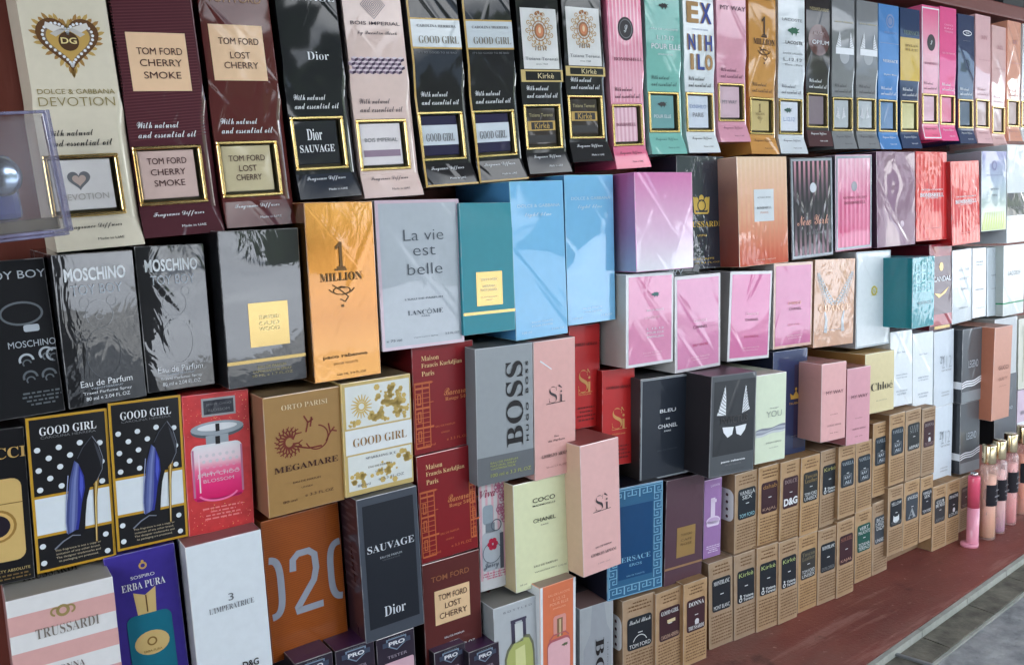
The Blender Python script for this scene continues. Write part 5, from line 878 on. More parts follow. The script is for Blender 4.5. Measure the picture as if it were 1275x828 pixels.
F.ring('blossom_print', 0.27, 0.78, 0.05, 0.02, GG)
for cx, cy_, n, sp in ((0.66, 0.82, 60, 0.12), (0.52, 0.67, 26, 0.07), (0.85, 0.70, 24, 0.06), (0.2, 0.13, 26, 0.07), (0.6, 0.17, 24, 0.07), (0.92, 0.28, 26, 0.05), (0.13, 0.63, 10, 0.03)):
    for i in range(n):
        u, v = cx + rnd.gauss(0, sp), cy_ + rnd.gauss(0, sp * 0.55)
        if 0.08 < u < 0.95 and (0.62 < v < 0.95 or 0.06 < v < 0.34): F.e('blossom_print', u, v, rnd.uniform(0.012, 0.045), GG, n=6, z=2)
F.t(LC, 'GOOD GIRL', 0.52, 0.47, 0.78, INK(C(150, 112, 58)), 'serif', 0.075, off=-0.012); F.t(LC, 'SPARKLING ICE', 0.52, 0.315, 0.44, GREY, 'serif', 0.022, off=-.01); F.t(LC, 'EAU DE PARFUM', 0.5, 0.23, 0.34, INK(C(110, 96, 70)), ht=0.016); F.t(LC, 'UNISEX', 0.5, 0.18, 0.14, INK(C(110, 96, 70)), ht=0.014); F.t(LC, '80 ml', 0.26, 0.085, 0.18, GREY, ht=0.022); F.t(LC, 'e 3.3 FL.OZ', 0.66, 0.105, 0.38, GREY, ht=0.024); done(F)
def maison(k_, lb):
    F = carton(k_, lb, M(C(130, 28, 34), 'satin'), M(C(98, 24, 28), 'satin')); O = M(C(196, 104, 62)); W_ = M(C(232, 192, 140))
    F.t(LC, 'Maison', 0.14, 0.885, 0.28, W_, 'serif', 0.045, al='l', off=-0.008); F.t(LC, 'Francis Kurkdjian', 0.14, 0.815, 0.66, W_, 'serif', 0.05, al='l', off=-0.008); F.t(LC, 'Paris', 0.14, 0.745, 0.20, W_, 'serif', 0.045, al='l', off=-0.008)
    F.t(LC, 'Baccarat', 0.70, 0.545, 0.42, M(C(214, 134, 84)), 'script', 0.07); F.t(LC, 'Rouge 540', 0.70, 0.475, 0.38, M(C(214, 134, 84)), 'serif', 0.045, off=-0.008)
    for u0, u1, v0, v1 in ((0.03, 0.26, 0.06, 0.66), (0.88, 0.98, 0.12, 0.66)):
        for i in range(14): v = v0 + (v1 - v0) * i / 13; F.line('building_print', [(u0, v), (u1 + 0.06 * (i in (4, 9, 13)), v)], 0.010 if i % 4 else 0.028, O)
        for i in range(3 if u1 - u0 > .2 else 2): u = u0 + (u1 - u0) * i / 2; F.line('building_print', [(u, v0), (u, v1)], 0.014, O)
        for vv in (0.12, 0.30, 0.46): F.frame('building_print', u0 + 0.03, vv, u0 + 0.09, vv + 0.1, 0.016, O, z=3)
    F.line('building_print', [(0.02, 0.66), (0.3, 0.66)], 0.03, O); F.line('building_print', [(0.9, 0.66), (0.91, 0.74), (0.96, 0.74), (0.97, 0.66)], 0.016, O)
    F.t(LC, 'EAU DE PARFUM', 0.5, 0.235, 0.32, O, ht=0.018); F.t(LC, 'UNISEX', 0.5, 0.17, 0.14, O, ht=0.016); F.t(LC, '80 ml', 0.25, 0.075, 0.16, O, ht=0.024); F.t(LC, 'e 3.3 FL.OZ', 0.70, 0.095, 0.36, O, ht=0.024); done(F)
maison('mf1', 'maroon box with orange building drawing, upper of two stacked'); maison('mf2', 'maroon box with orange building drawing, lower of two stacked')
F = carton('lc2', 'brown maroon box with a cream square name label', M(C(92, 42, 40), 'satin'), M(C(60, 28, 28), 'satin')); F.t(LC, 'TOM FORD', 0.47, 0.835, 0.66, INK(C(150, 96, 66)), 'sans', 0.052, off=0.01); F.p('label', 0.19, 0.385, 0.80, 0.715, M(C(226, 192, 150), 'satin'))
for s_, v, wd in (('TOM FORD', 0.645, 0.50), ('LOST', 0.555, 0.28), ('CHERRY', 0.465, 0.48)): F.t(LC, s_, 0.5, v, wd, DK, ht=0.056)
F.t(LC, 'EAU DE PARFUM', 0.5, 0.245, 0.34, WI, ht=0.017); F.t(LC, 'UNISEX', 0.5, 0.185, 0.16, WI, ht=0.017); F.t(LC, '80 ml', 0.24, 0.10, 0.17, WI, ht=0.028, off=0.01); F.t(LC, 'e 3.3 FL.OZ', 0.67, 0.125, 0.38, WI, ht=0.03, off=0.01)
S = left_face(F); S.words(LC, 0.55, 0.05, 0.98, 0.95, 26, INK(C(30, 16, 16)), 0.6, seed=4); done(F, (S,))

# ------------------------------------------------------------------ lower rows, left and centre
F = carton('ts', 'white box with wide dusty pink stripes', M(C(214, 214, 214)), M(C(150, 110, 108)), M(C(170, 166, 158))); PS = M(C(206, 160, 156))
for v0, v1 in ((0.74, 0.88), (0.48, 0.61), (0.22, 0.34), (0.0, 0.08)): F.p('stripe_print', 0, v0, 1, v1, PS)
GC = INK(C(150, 132, 84)); F.ring('crest', 0.50, 0.845, 0.05, 0.03, GC, z=3); F.ring('crest', 0.43, 0.845, 0.04, 0.02, GC, z=3, a0=40, a1=260); F.ring('crest', 0.57, 0.845, 0.04, 0.02, GC, z=3, a0=-80, a1=140); F.t(LC, 'TRUSSARDI', 0.53, 0.715, 0.60, INK(C(120, 112, 104)), 'serif', 0.075, off=-0.01); F.t(LC, 'DONNA', 0.50, 0.425, 0.30, INK(C(110, 100, 96)), 'serif', 0.05, off=-0.008); F.t(LC, 'Eau de Parfum', 0.52, 0.32, 0.50, INK(C(110, 100, 96)), 'script', 0.06)
Tp = top_face(F); Tp.t(LC, 'TRUSSARDI', 0.45, 0.45, 0.55, INK(C(70, 62, 58)), 'serif', 0.22); done(F, (Tp,))
F = carton('ep', 'violet blue box with picture of a teal bottle with golden cap', M(C(62, 50, 140), 'satin', fibre=0.15), M(C(48, 38, 104), 'satin')); F.ring('emblem', 0.52, 0.895, 0.045, 0.025, GOLDP); F.e('emblem', 0.52, 0.925, 0.02, GOLDP); F.t(LC, 'SOSPIRO', 0.50, 0.825, 0.34, WI, ht=0.022); F.t(LC, 'ERBA PURA', 0.50, 0.765, 0.62, WI, 'serif', 0.050, off=-0.006)
CAPG = M(C(206, 180, 120), 'satin'); TE = M(C(28, 110, 132), 'satin'); F.g('bottle_picture', [(0.34, 0.72), (0.50, 0.69), (0.66, 0.735), (0.63, 0.55), (0.37, 0.55)], CAPG, 2); F.line('bottle_picture', [(0.51, 0.69), (0.51, 0.57)], 0.02, INK(C(100, 70, 40)), 3)
F.p('bottle_picture', 0.20, 0.08, 0.84, 0.56, TE, r=0.12, z=3); F.e('bottle_picture', 0.52, 0.35, 0.25, CAPG, rv=0.085, z=4); F.ring('bottle_picture', 0.52, 0.36, 0.06, 0.025, INK(C(130, 100, 50)), z=5); F.t(LC, 'ERBA PURA', 0.52, 0.295, 0.26, INK(C(130, 100, 50)), ht=0.016, z=6); done(F)
F = carton('li3', 'plain white box with small numeral and thin serif name', M(C(212, 220, 226)), M(C(170, 172, 178)), M(C(150, 100, 100))); q = INK(C(100, 104, 110)); F.t(LC, '3', 0.52, 0.60, 0.07, q, 'sans', 0.05); F.t(LC, "L'IMPERATRICE", 0.52, 0.535, 0.60, q, 'serif', 0.040, off=-0.012); F.t(LC, 'D&G', 0.70, 0.10, 0.22, BI, ht=0.05, off=.02); done(F)
F = carton('ot', 'orange woven print box with big grey numerals', M(C(176, 94, 34), 'satin'), M(C(140, 74, 30), 'satin')); W2 = M(C(126, 58, 20), 'satin')
for i in range(80): F.line('weave_print', [(0.005 + 0.0124 * i, 0.005), (0.006 + 0.0124 * i, 0.995)], 0.0045, W2, 0.6)
for i in range(64): F.line('weave_print', [(0.005, 0.01 + 0.0155 * i), (0.995, 0.012 + 0.0155 * i)], 0.004, W2, 0.8)
NG = M(C(150, 156, 168), 'satin'); T_ = 0.085
def zero(cx, cy_, a, b, n0=0, n1=360): F.line('numerals', [(cx + a * (abs(math.cos(R(t))) ** 0.6) * (1 if math.cos(R(t)) >= 0 else -1), cy_ + b * (abs(math.sin(R(t))) ** 0.6) * (1 if math.sin(R(t)) >= 0 else -1)) for t in range(n0, n1 + 1, 6)], T_, NG, 2)
zero(0.02, 0.52, 0.16, 0.20, -88, 88); zero(1.0, 0.52, 0.17, 0.20, 92, 268)
F.line('numerals', [(0.34, 0.60), (0.35, 0.68), (0.42, 0.715), (0.56, 0.715), (0.63, 0.68), (0.64, 0.58), (0.60, 0.50), (0.36, 0.33), (0.35, 0.31), (0.70, 0.31)], T_, NG, 2); F.t(LC, 'COSTUME NATIONAL', 0.80, 0.86, 0.16, INK(C(130, 60, 20)), ht=0.012, rot=90); done(F)
F = carton('sv2', 'slate black box with grey border and white serif names', M(C(70, 76, 86), 'satin'), M(C(58, 36, 42), 'film'), M(C(60, 66, 76), 'satin')); F.p('dark_panel', 0.085, 0.085, 0.925, 0.945, M(C(34, 38, 46), 'satin'), z=1); F.t(LC, 'SAUVAGE', 0.51, 0.64, 0.78, M(C(206, 212, 220)), 'serif', 0.050, off=-0.006); F.t(LC, 'EAU DE PARFUM', 0.5, 0.568, 0.36, SILT, ht=0.015); F.t(LC, 'VAPORISATEUR', 0.5, 0.547, 0.3, FAINT, ht=0.010); F.t(LC, 'Dior', 0.51, 0.185, 0.36, M(C(206, 212, 220)), 'serif', 0.072, off=-0.006)
S = left_face(F)
for i in range(16): S.e('embossed_texture', 0.72 + 0.12 * (i % 2), 0.35 + 0.04 * i, 0.10, M(C(80, 64, 68), 'film'), rv=0.011, z=1)
done(F, (S,))
F = carton('bss', 'silver grey box with huge sideways black serif name', M(C(148, 154, 158), 'satin'), M(C(112, 118, 122)), M(C(104, 108, 108))); F.p('dark_foot', 0, 0, 1, 0.205, M(C(104, 108, 112), 'satin')); F.t(LC, 'BOSS', 0.66, 0.565, 0.63, BI, 'serif', 0.30, rot=90); F.t(LC, 'H U G O   B O S S', 0.885, 0.57, 0.60, BI, 'sans', 0.048, rot=90, off=0.02); YG = M(C(170, 176, 90))
for s_, v, wd in (('EAU DE PARFUM', 0.155, 0.48), ('NATURAL SPRAY', 0.132, 0.46), ('VAPORISATEUR', 0.109, 0.44)): F.t(LC, s_, 0.22, v, wd, YG, ht=0.015, al='l')
F.t(LC, '100 ml e 3.3 FL.OZ', 0.22, 0.062, 0.72, YG, ht=0.026, al='l'); done(F)
def si(k_, lb, c_, ink, sd, tp, v0=0.64, gold=False, armani=0.155, wd=0.38, sz=0.12):
    F = carton(k_, lb, M(C(*c_), 'satin'), M(C(*sd), 'satin'), M(C(*tp))); q = M(C(*ink), 'satin' if gold else 'card')
    F.t(LC, 'S', 0.44, v0, wd * 0.52, q, 'serif', sz, off=-0.03); F.t(LC, 'i', 0.64, v0 - sz * 0.16, wd * 0.2, q, 'serif', sz * 0.70, off=-0.02); F.line(LC, [(0.58, v0 + sz * 0.52), (0.66, v0 + sz * 0.34)], 0.035, q, 4, 0.6); F.line(LC, [(0.28, v0 - sz * 0.52), (0.74, v0 - sz * 0.50)], 0.012, q, 4)
    return F, q
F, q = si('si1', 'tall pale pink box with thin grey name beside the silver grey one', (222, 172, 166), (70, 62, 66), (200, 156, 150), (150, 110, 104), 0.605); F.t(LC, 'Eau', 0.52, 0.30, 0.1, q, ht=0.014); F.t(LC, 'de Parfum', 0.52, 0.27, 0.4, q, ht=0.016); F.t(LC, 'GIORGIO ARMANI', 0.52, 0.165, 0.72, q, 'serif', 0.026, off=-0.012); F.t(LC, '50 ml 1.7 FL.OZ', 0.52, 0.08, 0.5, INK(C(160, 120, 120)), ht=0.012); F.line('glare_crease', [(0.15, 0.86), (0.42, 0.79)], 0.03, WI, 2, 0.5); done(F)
F, q = si('si2', 'tall pale pink box with thin grey name standing far out', (222, 176, 172), (64, 60, 64), (206, 176, 150), (150, 84, 80), 0.535); F.t(LC, 'EAU DE PARFUM', 0.53, 0.20, 0.42, q, ht=0.014); F.t(LC, 'GIORGIO ARMANI', 0.53, 0.145, 0.66, q, 'serif', 0.024, off=-0.012); F.t(LC, '100 ml', 0.53, 0.07, 0.3, INK(C(180, 150, 150)), ht=0.012); done(F)
for k_, lb, v0 in (('sr1', 'red box with gold name behind the tall pink one', 0.46), ('sr2', 'red box with gold name beside the charcoal one', 0.49)):
    F, q = si(k_, lb, (186, 40, 40), (206, 150, 90), (150, 30, 32), (110, 30, 30), v0, True, wd=0.62, sz=0.22); F.t(LC, 'GIORGIO ARMANI', 0.5, 0.815, 0.78, INK(C(90, 24, 26)), 'serif', 0.03); F.t(LC, 'PASSIONE', 0.5, 0.33, 0.4, q, ht=0.016); F.words(LC, 0.25, 0.06, 0.85, 0.22, 4, INK(C(120, 30, 30)), al='c'); done(F)
F = carton('vr', 'white and pink box with drawn bottle and flowers', M(C(206, 206, 208), 'satin'), M(C(180, 180, 184))); PKs = M(C(206, 150, 166)); q = M(C(90, 98, 112)); cr = M(C(150, 50, 80))
stripes(F, 'stripe_print', M(C(214, 170, 182)), 5, 0.02, 0.98, 0.1, 0.99, 0.4); F.t(LC, 'Viva', 0.28, 0.91, 0.5, cr, 'italic', 0.07)
F.p('bottle_picture', 0.12, 0.62, 0.46, 0.80, M(C(150, 164, 174), 'satin'), r=0.1, z=2); F.p('bottle_picture', 0.08, 0.18, 0.76, 0.55, M(C(176, 184, 192), 'satin'), r=0.14, z=2); F.p('bottle_picture', 0.66, 0.18, 0.78, 0.52, M(C(80, 84, 96)), z=3); F.p('bottle_picture', 0.2, 0.54, 0.5, 0.63, M(C(120, 130, 140)), z=2); F.ring('bottle_picture', 0.55, 0.60, 0.16, 0.03, q, z=3); F.ring('bottle_picture', 0.40, 0.35, 0.30, 0.02, q, z=3)
for i in range(6): a = i * 1.05; F.e('flower_print', 0.42 + 0.10 * math.cos(a), 0.43 + 0.035 * math.sin(a), 0.08, M(C(186, 40, 70)), n=8, z=4)
for cx, cy_ in ((0.80, 0.86), (0.72, 0.74), (0.86, 0.66), (0.66, 0.95)):
    for i in range(6): a = i * 1.05; F.ring('flower_print', cx + 0.09 * math.cos(a), cy_ + 0.03 * math.sin(a), 0.07, 0.025, M(C(176, 96, 130)), n=8, z=3)
F.t(LC, 'Juicy', 0.36, 0.23, 0.5, q, 'script', 0.08, z=5); F.words(LC, 0.08, 0.10, 0.9, 0.17, 3, M(C(190, 110, 130)), al='c'); done(F)
F = carton('co', 'pale lime cream box with black two-line name', M(C(218, 222, 182), 'satin'), M(C(196, 180, 140), 'satin'), M(C(84, 50, 36))); q = INK(C(60, 62, 54))
for s_, v, wd, ht in (('COCO', 0.815, 0.42, 0.042), ('MADEMOISELLE', 0.765, 0.42, 0.016), ('CHANEL', 0.625, 0.42, 0.038), ('PARIS', 0.575, 0.14, 0.012)): F.t(LC, s_, 0.55, v, wd, q, ht=ht, off=0.008)
F.t(LC, 'EAU DE PARFUM', 0.55, 0.20, 0.44, q, ht=0.018); F.t(LC, 'VAPORISATEUR SPRAY', 0.55, 0.145, 0.42, q, ht=0.012); F.t(LC, '50 ml', 0.13, 0.065, 0.12, q, ht=0.014); F.t(LC, '1.7 FL.OZ', 0.87, 0.14, 0.16, q, ht=0.014); done(F)
F = carton('ve', 'blue box with pale greek key border', M(C(48, 96, 132), 'satin'), M(C(26, 28, 44)), M(C(22, 24, 36))); F.p('blue_panel', 0.19, 0.165, 0.81, 0.83, M(C(24, 68, 110), 'satin'), z=2); q = M(C(126, 176, 204)); F.frame('key_border', 0.01, 0.008, 0.99, 0.992, 0.012, q)
def key(u, v, a, k, fl):
    b = a * k; P = [(0, 0), (0, 1), (1, 1), (1, .3), (.42, .3), (.42, .66), (.7, .66)]
    F.line('key_border', [(u + (x if not fl else 1 - x) * a, v + y * b) for x, y in P], 0.016, q, 3)
kk = F.w / F.h; a = 0.125
for i in range(7): u = 0.035 + i * 0.135; key(u, 0.028, a, kk, i % 2); key(u, 0.972 - a * kk, a, kk, i % 2)
for i in range(10): v = 0.12 + i * 0.078; key(0.04, v, a, kk, i % 2); key(0.835, v, a, kk, i % 2)
F.t(LC, 'VERSACE', 0.46, 0.345, 0.62, q, 'serif', 0.045, off=-0.008); F.t(LC, 'EROS', 0.5, 0.285, 0.22, q, ht=0.024); F.t(LC, 'EAU DE TOILETTE', 0.5, 0.19, 0.32, q, ht=0.012); done(F)
F = carton('pu', 'dark plum box with matt gold square label and band', M(C(84, 58, 68), 'film'), M(C(60, 42, 50)), M(C(56, 40, 46))); F.p('label', 0.30, 0.25, 0.79, 0.535, M(C(150, 120, 74), 'satin'), z=2); q = INK(C(90, 66, 44))
for s_, v in (('TOM FORD', 0.46), ('CAFE', 0.41), ('ROSE', 0.37)): F.t(LC, s_, 0.55, v, 0.3, q, ht=0.022)
F.p('gold_band', 0, 0.155, 1, 0.175, M(C(150, 116, 84), 'satin'), z=2); done(F)
F = carton('ll', 'narrow lilac box with white bottle picture', M(C(156, 118, 168), 'satin'), M(C(120, 90, 130))); q = M(C(222, 206, 226), 'satin'); F.t(LC, 'LANVIN', 0.6, 0.92, 0.5, q, ht=0.03); F.p('bottle_picture', 0.38, 0.52, 0.62, 0.76, q, z=2); F.p('bottle_picture', 0.44, 0.70, 0.70, 0.74, q, z=2); F.e('bottle_picture', 0.52, 0.47, 0.36, M(C(196, 168, 204), 'satin'), rv=0.05, z=2); F.ring('bottle_picture', 0.52, 0.47, 0.36, 0.06, q, rv=0.05, z=3); F.p('bottle_picture', 0.16, 0.40, 0.88, 0.47, q, r=0.1, z=2); F.words(LC, 0.15, 0.06, 0.95, 0.16, 4, q, al='c'); done(F)
F = carton('bb', 'light grey box with picture of a yellow green flask', M(C(176, 182, 186), 'satin'), M(C(136, 142, 144)), M(C(136, 134, 128))); F.t(LC, 'B O T T L E D', 0.53, 0.935, 0.64, GREY, ht=0.018)
q = M(C(70, 66, 86)); F.line('flask_picture', [(0.42, 0.62), (0.42, 0.84)], 0.10, q, 2); F.line('flask_picture', [(0.66, 0.66), (0.66, 0.84)], 0.09, q, 2); F.line('flask_picture', [(0.36, 0.83), (0.72, 0.83)], 0.05, q, 3); F.p('flask_picture', 0.45, 0.62, 0.63, 0.80, M(C(196, 202, 200)), z=3)
F.g('flask_picture', [(0.2, 0), (0.2, 0.5), (0.26, 0.58), (0.4, 0.65), (0.62, 0.68), (0.78, 0.66), (0.86, 0.58), (0.88, 0.5), (0.88, 0)], M(C(110, 114, 92)), 2); F.g('flask_picture', [(0.24, 0), (0.24, 0.49), (0.3, 0.56), (0.42, 0.62), (0.62, 0.65), (0.76, 0.63), (0.82, 0.56), (0.84, 0.48), (0.84, 0)], M(C(170, 178, 108), 'satin'), 3); F.g('flask_picture', [(0.42, 0), (0.44, 0.56), (0.66, 0.58), (0.68, 0)], M(C(206, 210, 150), 'satin'), 4)
Tp = top_face(F); Tp.g('top_mark', [(0.3, 0.35), (0.9, 0.6), (0.75, 0.75), (0.5, 0.62), (0.35, 0.7)], INK(C(110, 50, 44)), 2); done(F, (Tp,))
F = carton('lo', 'orange box with white edges and pink bottle picture', M(C(214, 120, 84), 'satin'), M(C(206, 210, 212)), M(C(150, 130, 120))); F.p('white_edges', 0.0, 0, 0.07, 1, WHTC); F.p('white_edges', 0.93, 0, 1, 1, WHTC); q = M(C(232, 170, 140))
for s_, v, wd, ht in (('EAU DE LACOSTE', 0.915, 0.6, 0.018), ('L.12.12', 0.875, 0.34, 0.024), ('POUR ELLE', 0.838, 0.52, 0.024), ('SPARKLING', 0.80, 0.36, 0.014)): F.t(LC, s_, 0.52, v, wd, q, ht=ht)
pk_ = M(C(222, 176, 182), 'satin'); pd = M(C(176, 96, 104)); F.p('bottle_picture', 0.36, 0.58, 0.72, 0.735, M(C(214, 150, 140), 'satin'), r=0.06, z=2); F.p('bottle_picture', 0.46, 0.56, 0.62, 0.71, M(C(140, 110, 84), 'satin'), z=3); F.p('bottle_picture', 0.52, 0.56, 0.57, 0.70, M(C(200, 180, 140)), z=4)
F.p('bottle_picture', 0.19, 0.05, 0.84, 0.55, pd, r=0.14, z=2); F.p('bottle_picture', 0.20, 0.055, 0.83, 0.53, pk_, r=0.13, z=3); F.line('bottle_picture', [(0.24, 0.55), (0.36, 0.585), (0.70, 0.585), (0.80, 0.55)], 0.03, pd, 4); croc(F, 'crocodile_emblem', 0.68, 0.475, 0.10, INK(C(90, 100, 70))); done(F)
F = carton('bg', 'light grey box with sideways black serif name, cut by the photo foot', M(C(160, 166, 170), 'satin'), M(C(140, 146, 150)), M(C(120, 96, 92))); F.g('shape_print', [(0.35, 1), (0.72, 1), (0.80, 0.8), (0.92, 0.72), (0.95, 0), (0.1, 0), (0.1, 0.62), (0.3, 0.75)], M(C(150, 156, 162), 'satin'), 1); F.t(LC, 'BOSS', 0.58, 0.36, 0.66, BI, 'serif', 0.26, rot=-90); F.t(LC, 'HUGO BOSS', 0.82, 0.38, 0.5, GREY, ht=0.04, rot=-90); Tp = top_face(F); Tp.p('top_mark', 0.3, 0.35, 0.9, 0.65, INK(C(60, 56, 58)), r=0.1); done(F, (Tp,))
def tester(k_, lb, ink=(52, 40, 60)):
    x, z, w_, h_, d_ = BX[k_][:5]; top = z + h_ / 2; BX[k_][3] = top + ZC; BX[k_][1] = top - BX[k_][3] / 2; BX[k_][5:] = [BX[k_][5], 0.0, 0.0]
    F = carton(k_, lb, M(C(44, 36, 50), 'film'), M(C(30, 28, 36)), M(C(70, 40, 74), 'film'), cat='tester box', group='black tester boxes on the floor of the stall', name='tester_box')
    h = F.h; s2 = lambda mm: mm / (h * 1000); q = M(C(120, 140, 160)); 
    F.g('shield_emblem', [(0.25, 1 - s2(3)), (0.78, 1 - s2(3)), (0.78, 1 - s2(9)), (0.515, 1 - s2(14.5)), (0.25, 1 - s2(9))], q, 2); F.g('shield_emblem', [(0.29, 1 - s2(4)), (0.74, 1 - s2(4)), (0.74, 1 - s2(8.6)), (0.515, 1 - s2(13.4)), (0.29, 1 - s2(8.6))], M(C(50, 46, 62)), 3); F.p('shield_emblem', 0.15, 1 - s2(9.5), 0.88, 1 - s2(5.2), M(C(60, 70, 90)), z=4); F.t(LC, 'PRO', 0.515, 1 - s2(7.4), 0.42, WI, ht=s2(3.6), z=6, off=0.03); F.t(LC, 'PARFUM', 0.515, 1 - s2(2.2), 0.4, GREY, ht=s2(1.3))
    F.t(LC, 'TESTER', 0.515, 1 - s2(19), 0.52, M(C(150, 140, 156)), ht=s2(2.6)); F.p('pink_panel', 0.16, s2(20), 0.95, 1 - s2(24), M(C(206, 170, 182), 'film'), r=0.05); F.words(LC, 0.25, s2(30), 0.85, 1 - s2(34), 8, M(C(120, 70, 90))); done(F)
tester('pt1', 'black tester box under the orange woven box'); tester('pt2', 'black tester box under the edge between orange and slate black boxes'); tester('pt3', 'black tester box showing its shield emblem under the slate black box'); tester('pt4', 'black tester box mostly hidden below the brown maroon box'); tester('pt5', 'black tester box beside the light grey flask picture box')
# ------------------------------------------------------------------ kraft boxes
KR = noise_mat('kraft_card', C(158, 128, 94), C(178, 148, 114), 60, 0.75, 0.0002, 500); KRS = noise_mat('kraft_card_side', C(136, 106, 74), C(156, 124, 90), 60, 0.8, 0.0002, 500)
for m_ in (KR, KRS):      # every carton is cut from a slightly different sheet
    n_ = m_.node_tree.nodes; p_ = n_['Principled BSDF']; src = p_.inputs['Base Color'].links[0].from_socket; hs = n_.new('ShaderNodeHueSaturation'); oi = n_.new('ShaderNodeObjectInfo')
    for out, lo, hi in (('Value', 0.86, 1.12), ('Saturation', 0.85, 1.1)):
        mr = n_.new('ShaderNodeMapRange'); mr.inputs['To Min'].default_value = lo; mr.inputs['To Max'].default_value = hi; m_.node_tree.links.new(oi.outputs['Random'], mr.inputs['Value']); m_.node_tree.links.new(mr.outputs['Result'], hs.inputs[out])
    m_.node_tree.links.new(src, hs.inputs['Color']); m_.node_tree.links.new(hs.outputs['Color'], p_.inputs['Base Color'])
KI = INK(C(112, 82, 54)); LBK = C(34, 40, 46); LMA = C(62, 38, 44); LGR = C(30, 84, 74); LSL = C(62, 70, 78)
def kraft(k_, label, lc, top='', bot='', tc=None, bc=None, fonts=('serif', 'sans'), big=None, seed=1, sticker=False, label_v=(0.42, 0.80)):
    x, z, w_, h_, d_ = BX[k_][:5]; BX[k_][5:] = [BX[k_][5], max(-1, min(1, BX[k_][6])), max(-.6, min(.6, BX[k_][7]))]
    if k_[0] in 'kl' and k_ not in ('l10', 'l11', 'l12'): BX[k_][1] = h_ / 2 - ZC + 0.0005
    dep = min(d_ - 0.006, 0.062)
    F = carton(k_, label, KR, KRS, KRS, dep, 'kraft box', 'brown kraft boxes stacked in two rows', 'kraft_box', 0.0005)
    F.words('small_print', 0.14, 0.845, 0.90, 0.965, 3, KI, 0.42, seed=seed, al='c'); F.words('small_print', 0.09, 0.05, 0.93, 0.385, 9, KI, 0.42, seed=seed + 50)
    v0, v1 = label_v; F.p('label', 0.13, v0, 0.90, v1, M(lc, 'satin'), r=0.09, z=2); m = v1 - v0; lit = M(C(206, 210, 210)); tcol = M(C(*tc)) if tc else lit; bcol = M(C(*bc)) if bc else lit
    if top:
        L_ = top.split('\n')
        for i, s_ in enumerate(L_): F.t(LC, s_, 0.52, v1 - m * (0.14 + 0.15 * i), min(0.66, 0.11 * len(s_) + 0.1), tcol, fonts[0], m * 0.13, z=4)
    F.p(LC, 0.46, v0 + m * 0.49, 0.60, v0 + m * 0.515, lit, z=4)
    if bot:
        L_ = bot.split('\n')
        for i, s_ in enumerate(L_): F.t(LC, s_, 0.52, v0 + m * (0.12 + 0.14 * (len(L_) - 1 - i)), min(0.66, 0.11 * len(s_) + 0.1), bcol, fonts[1], m * 0.12, z=4)
    if big: big(F, v0, m)
    ex = []
    if sticker:
        S = left_face(F); S.p('side_sticker', 0.12, 0.40, 0.97, 0.80, M(C(238, 240, 242)), r=0.12); S.words('side_sticker', 0.22, 0.45, 0.68, 0.76, 7, M(C(130, 134, 138)), 0.3, seed=9, z=3)
        for i in range(4): S.e('side_sticker', 0.82, 0.46 + 0.09 * i, 0.03, INK(C(90, 60, 60)), n=8, z=3)
        ex.append(S)
    done(F, ex)
def crest_emblem(F, v0, m):
    q = M(C(206, 210, 210)); F.ring('label_emblem', 0.27, v0 + m * 0.10, 0.055, 0.03, q, z=4); F.e('label_emblem', 0.28, v0 + m * 0.22, 0.04, q, z=4); F.line('label_emblem', [(0.25, v0 + m * .26), (0.3, v0 + m * .16)], 0.025, q, 4); F.t(LC, 'Tiziana', 0.62, v0 + m * 0.185, 0.46, q, 'sans', m * 0.085, z=5, off=0.02); F.t(LC, 'Terenzi', 0.62, v0 + m * 0.085, 0.46, q, 'sans', m * 0.085, z=5, off=0.02)
def kay(F, v0, m): F.frame('label_emblem', 0.27, v0 + m * 0.08, 0.77, v0 + m * 0.46, 0.03, GREY, z=4); F.t(LC, 'KAY', 0.52, v0 + m * 0.35, 0.36, M(C(176, 184, 190)), 'sans', m * 0.11, z=5, off=0.02); F.t(LC, 'ALI', 0.52, v0 + m * 0.18, 0.34, M(C(176, 184, 190)), 'sans', m * 0.11, z=5, off=0.02)
def dg(F, v0, m): F.t(LC, 'D&G', 0.52, v0 + m * 0.21, 0.70, M(C(222, 224, 226)), 'sans', m * 0.24, z=5, off=0.04)
def scroll(F, v0, m): F.ring('label_emblem', 0.52, v0 + m * 0.16, 0.22, 0.02, M(C(206, 210, 210)), n=14, a0=20, a1=160, z=4)
def chip(F, v0, m): F.p('label_emblem', 0.42, v0 + m * 0.52, 0.72, v0 + m * 0.62, M(C(206, 190, 150)), z=4)
def shield(F, v0, m): F.e('label_emblem', 0.55, v0 + m * 0.29, 0.09, M(C(214, 216, 218)), n=10, z=4); F.p('label_emblem', 0.47, v0 + m * .2, 0.63, v0 + m * .27, M(C(214, 216, 218)), z=4)
def fox(F, v0, m): F.g('label_emblem', [(0.34, v0 + m * .42), (0.42, v0 + m * .35), (0.62, v0 + m * .35), (0.7, v0 + m * .42), (0.72, v0 + m * .2), (0.6, v0 + m * .12), (0.44, v0 + m * .12), (0.32, v0 + m * .2)], M(C(206, 212, 214)), 4)
def bigA(F, v0, m): F.t(LC, 'A', 0.52, v0 + m * 0.26, 0.5, M(C(150, 156, 160)), 'serif', m * 0.38, z=4)
kraft('k1', 'kraft box with script on its black label and a white side sticker, by the floor', LBK, 'Santal Blush', 'TOM FORD', fonts=('script', 'sans'), big=scroll, seed=2, sticker=True, label_v=(0.40, 0.78))
kraft('k2', 'kraft box with maroon label and small cream chip on it', LMA, 'GOOD GIRL', 'CAROLINA HERRERA', big=chip, seed=3, bc=(190, 160, 140), label_v=(0.40, 0.79))
kraft('k3', 'kraft box with maroon label and white shield on it', LMA, 'DONNA', 'TRUSSARDI', fonts=('serif', 'serif'), big=shield, seed=4, label_v=(0.40, 0.79))
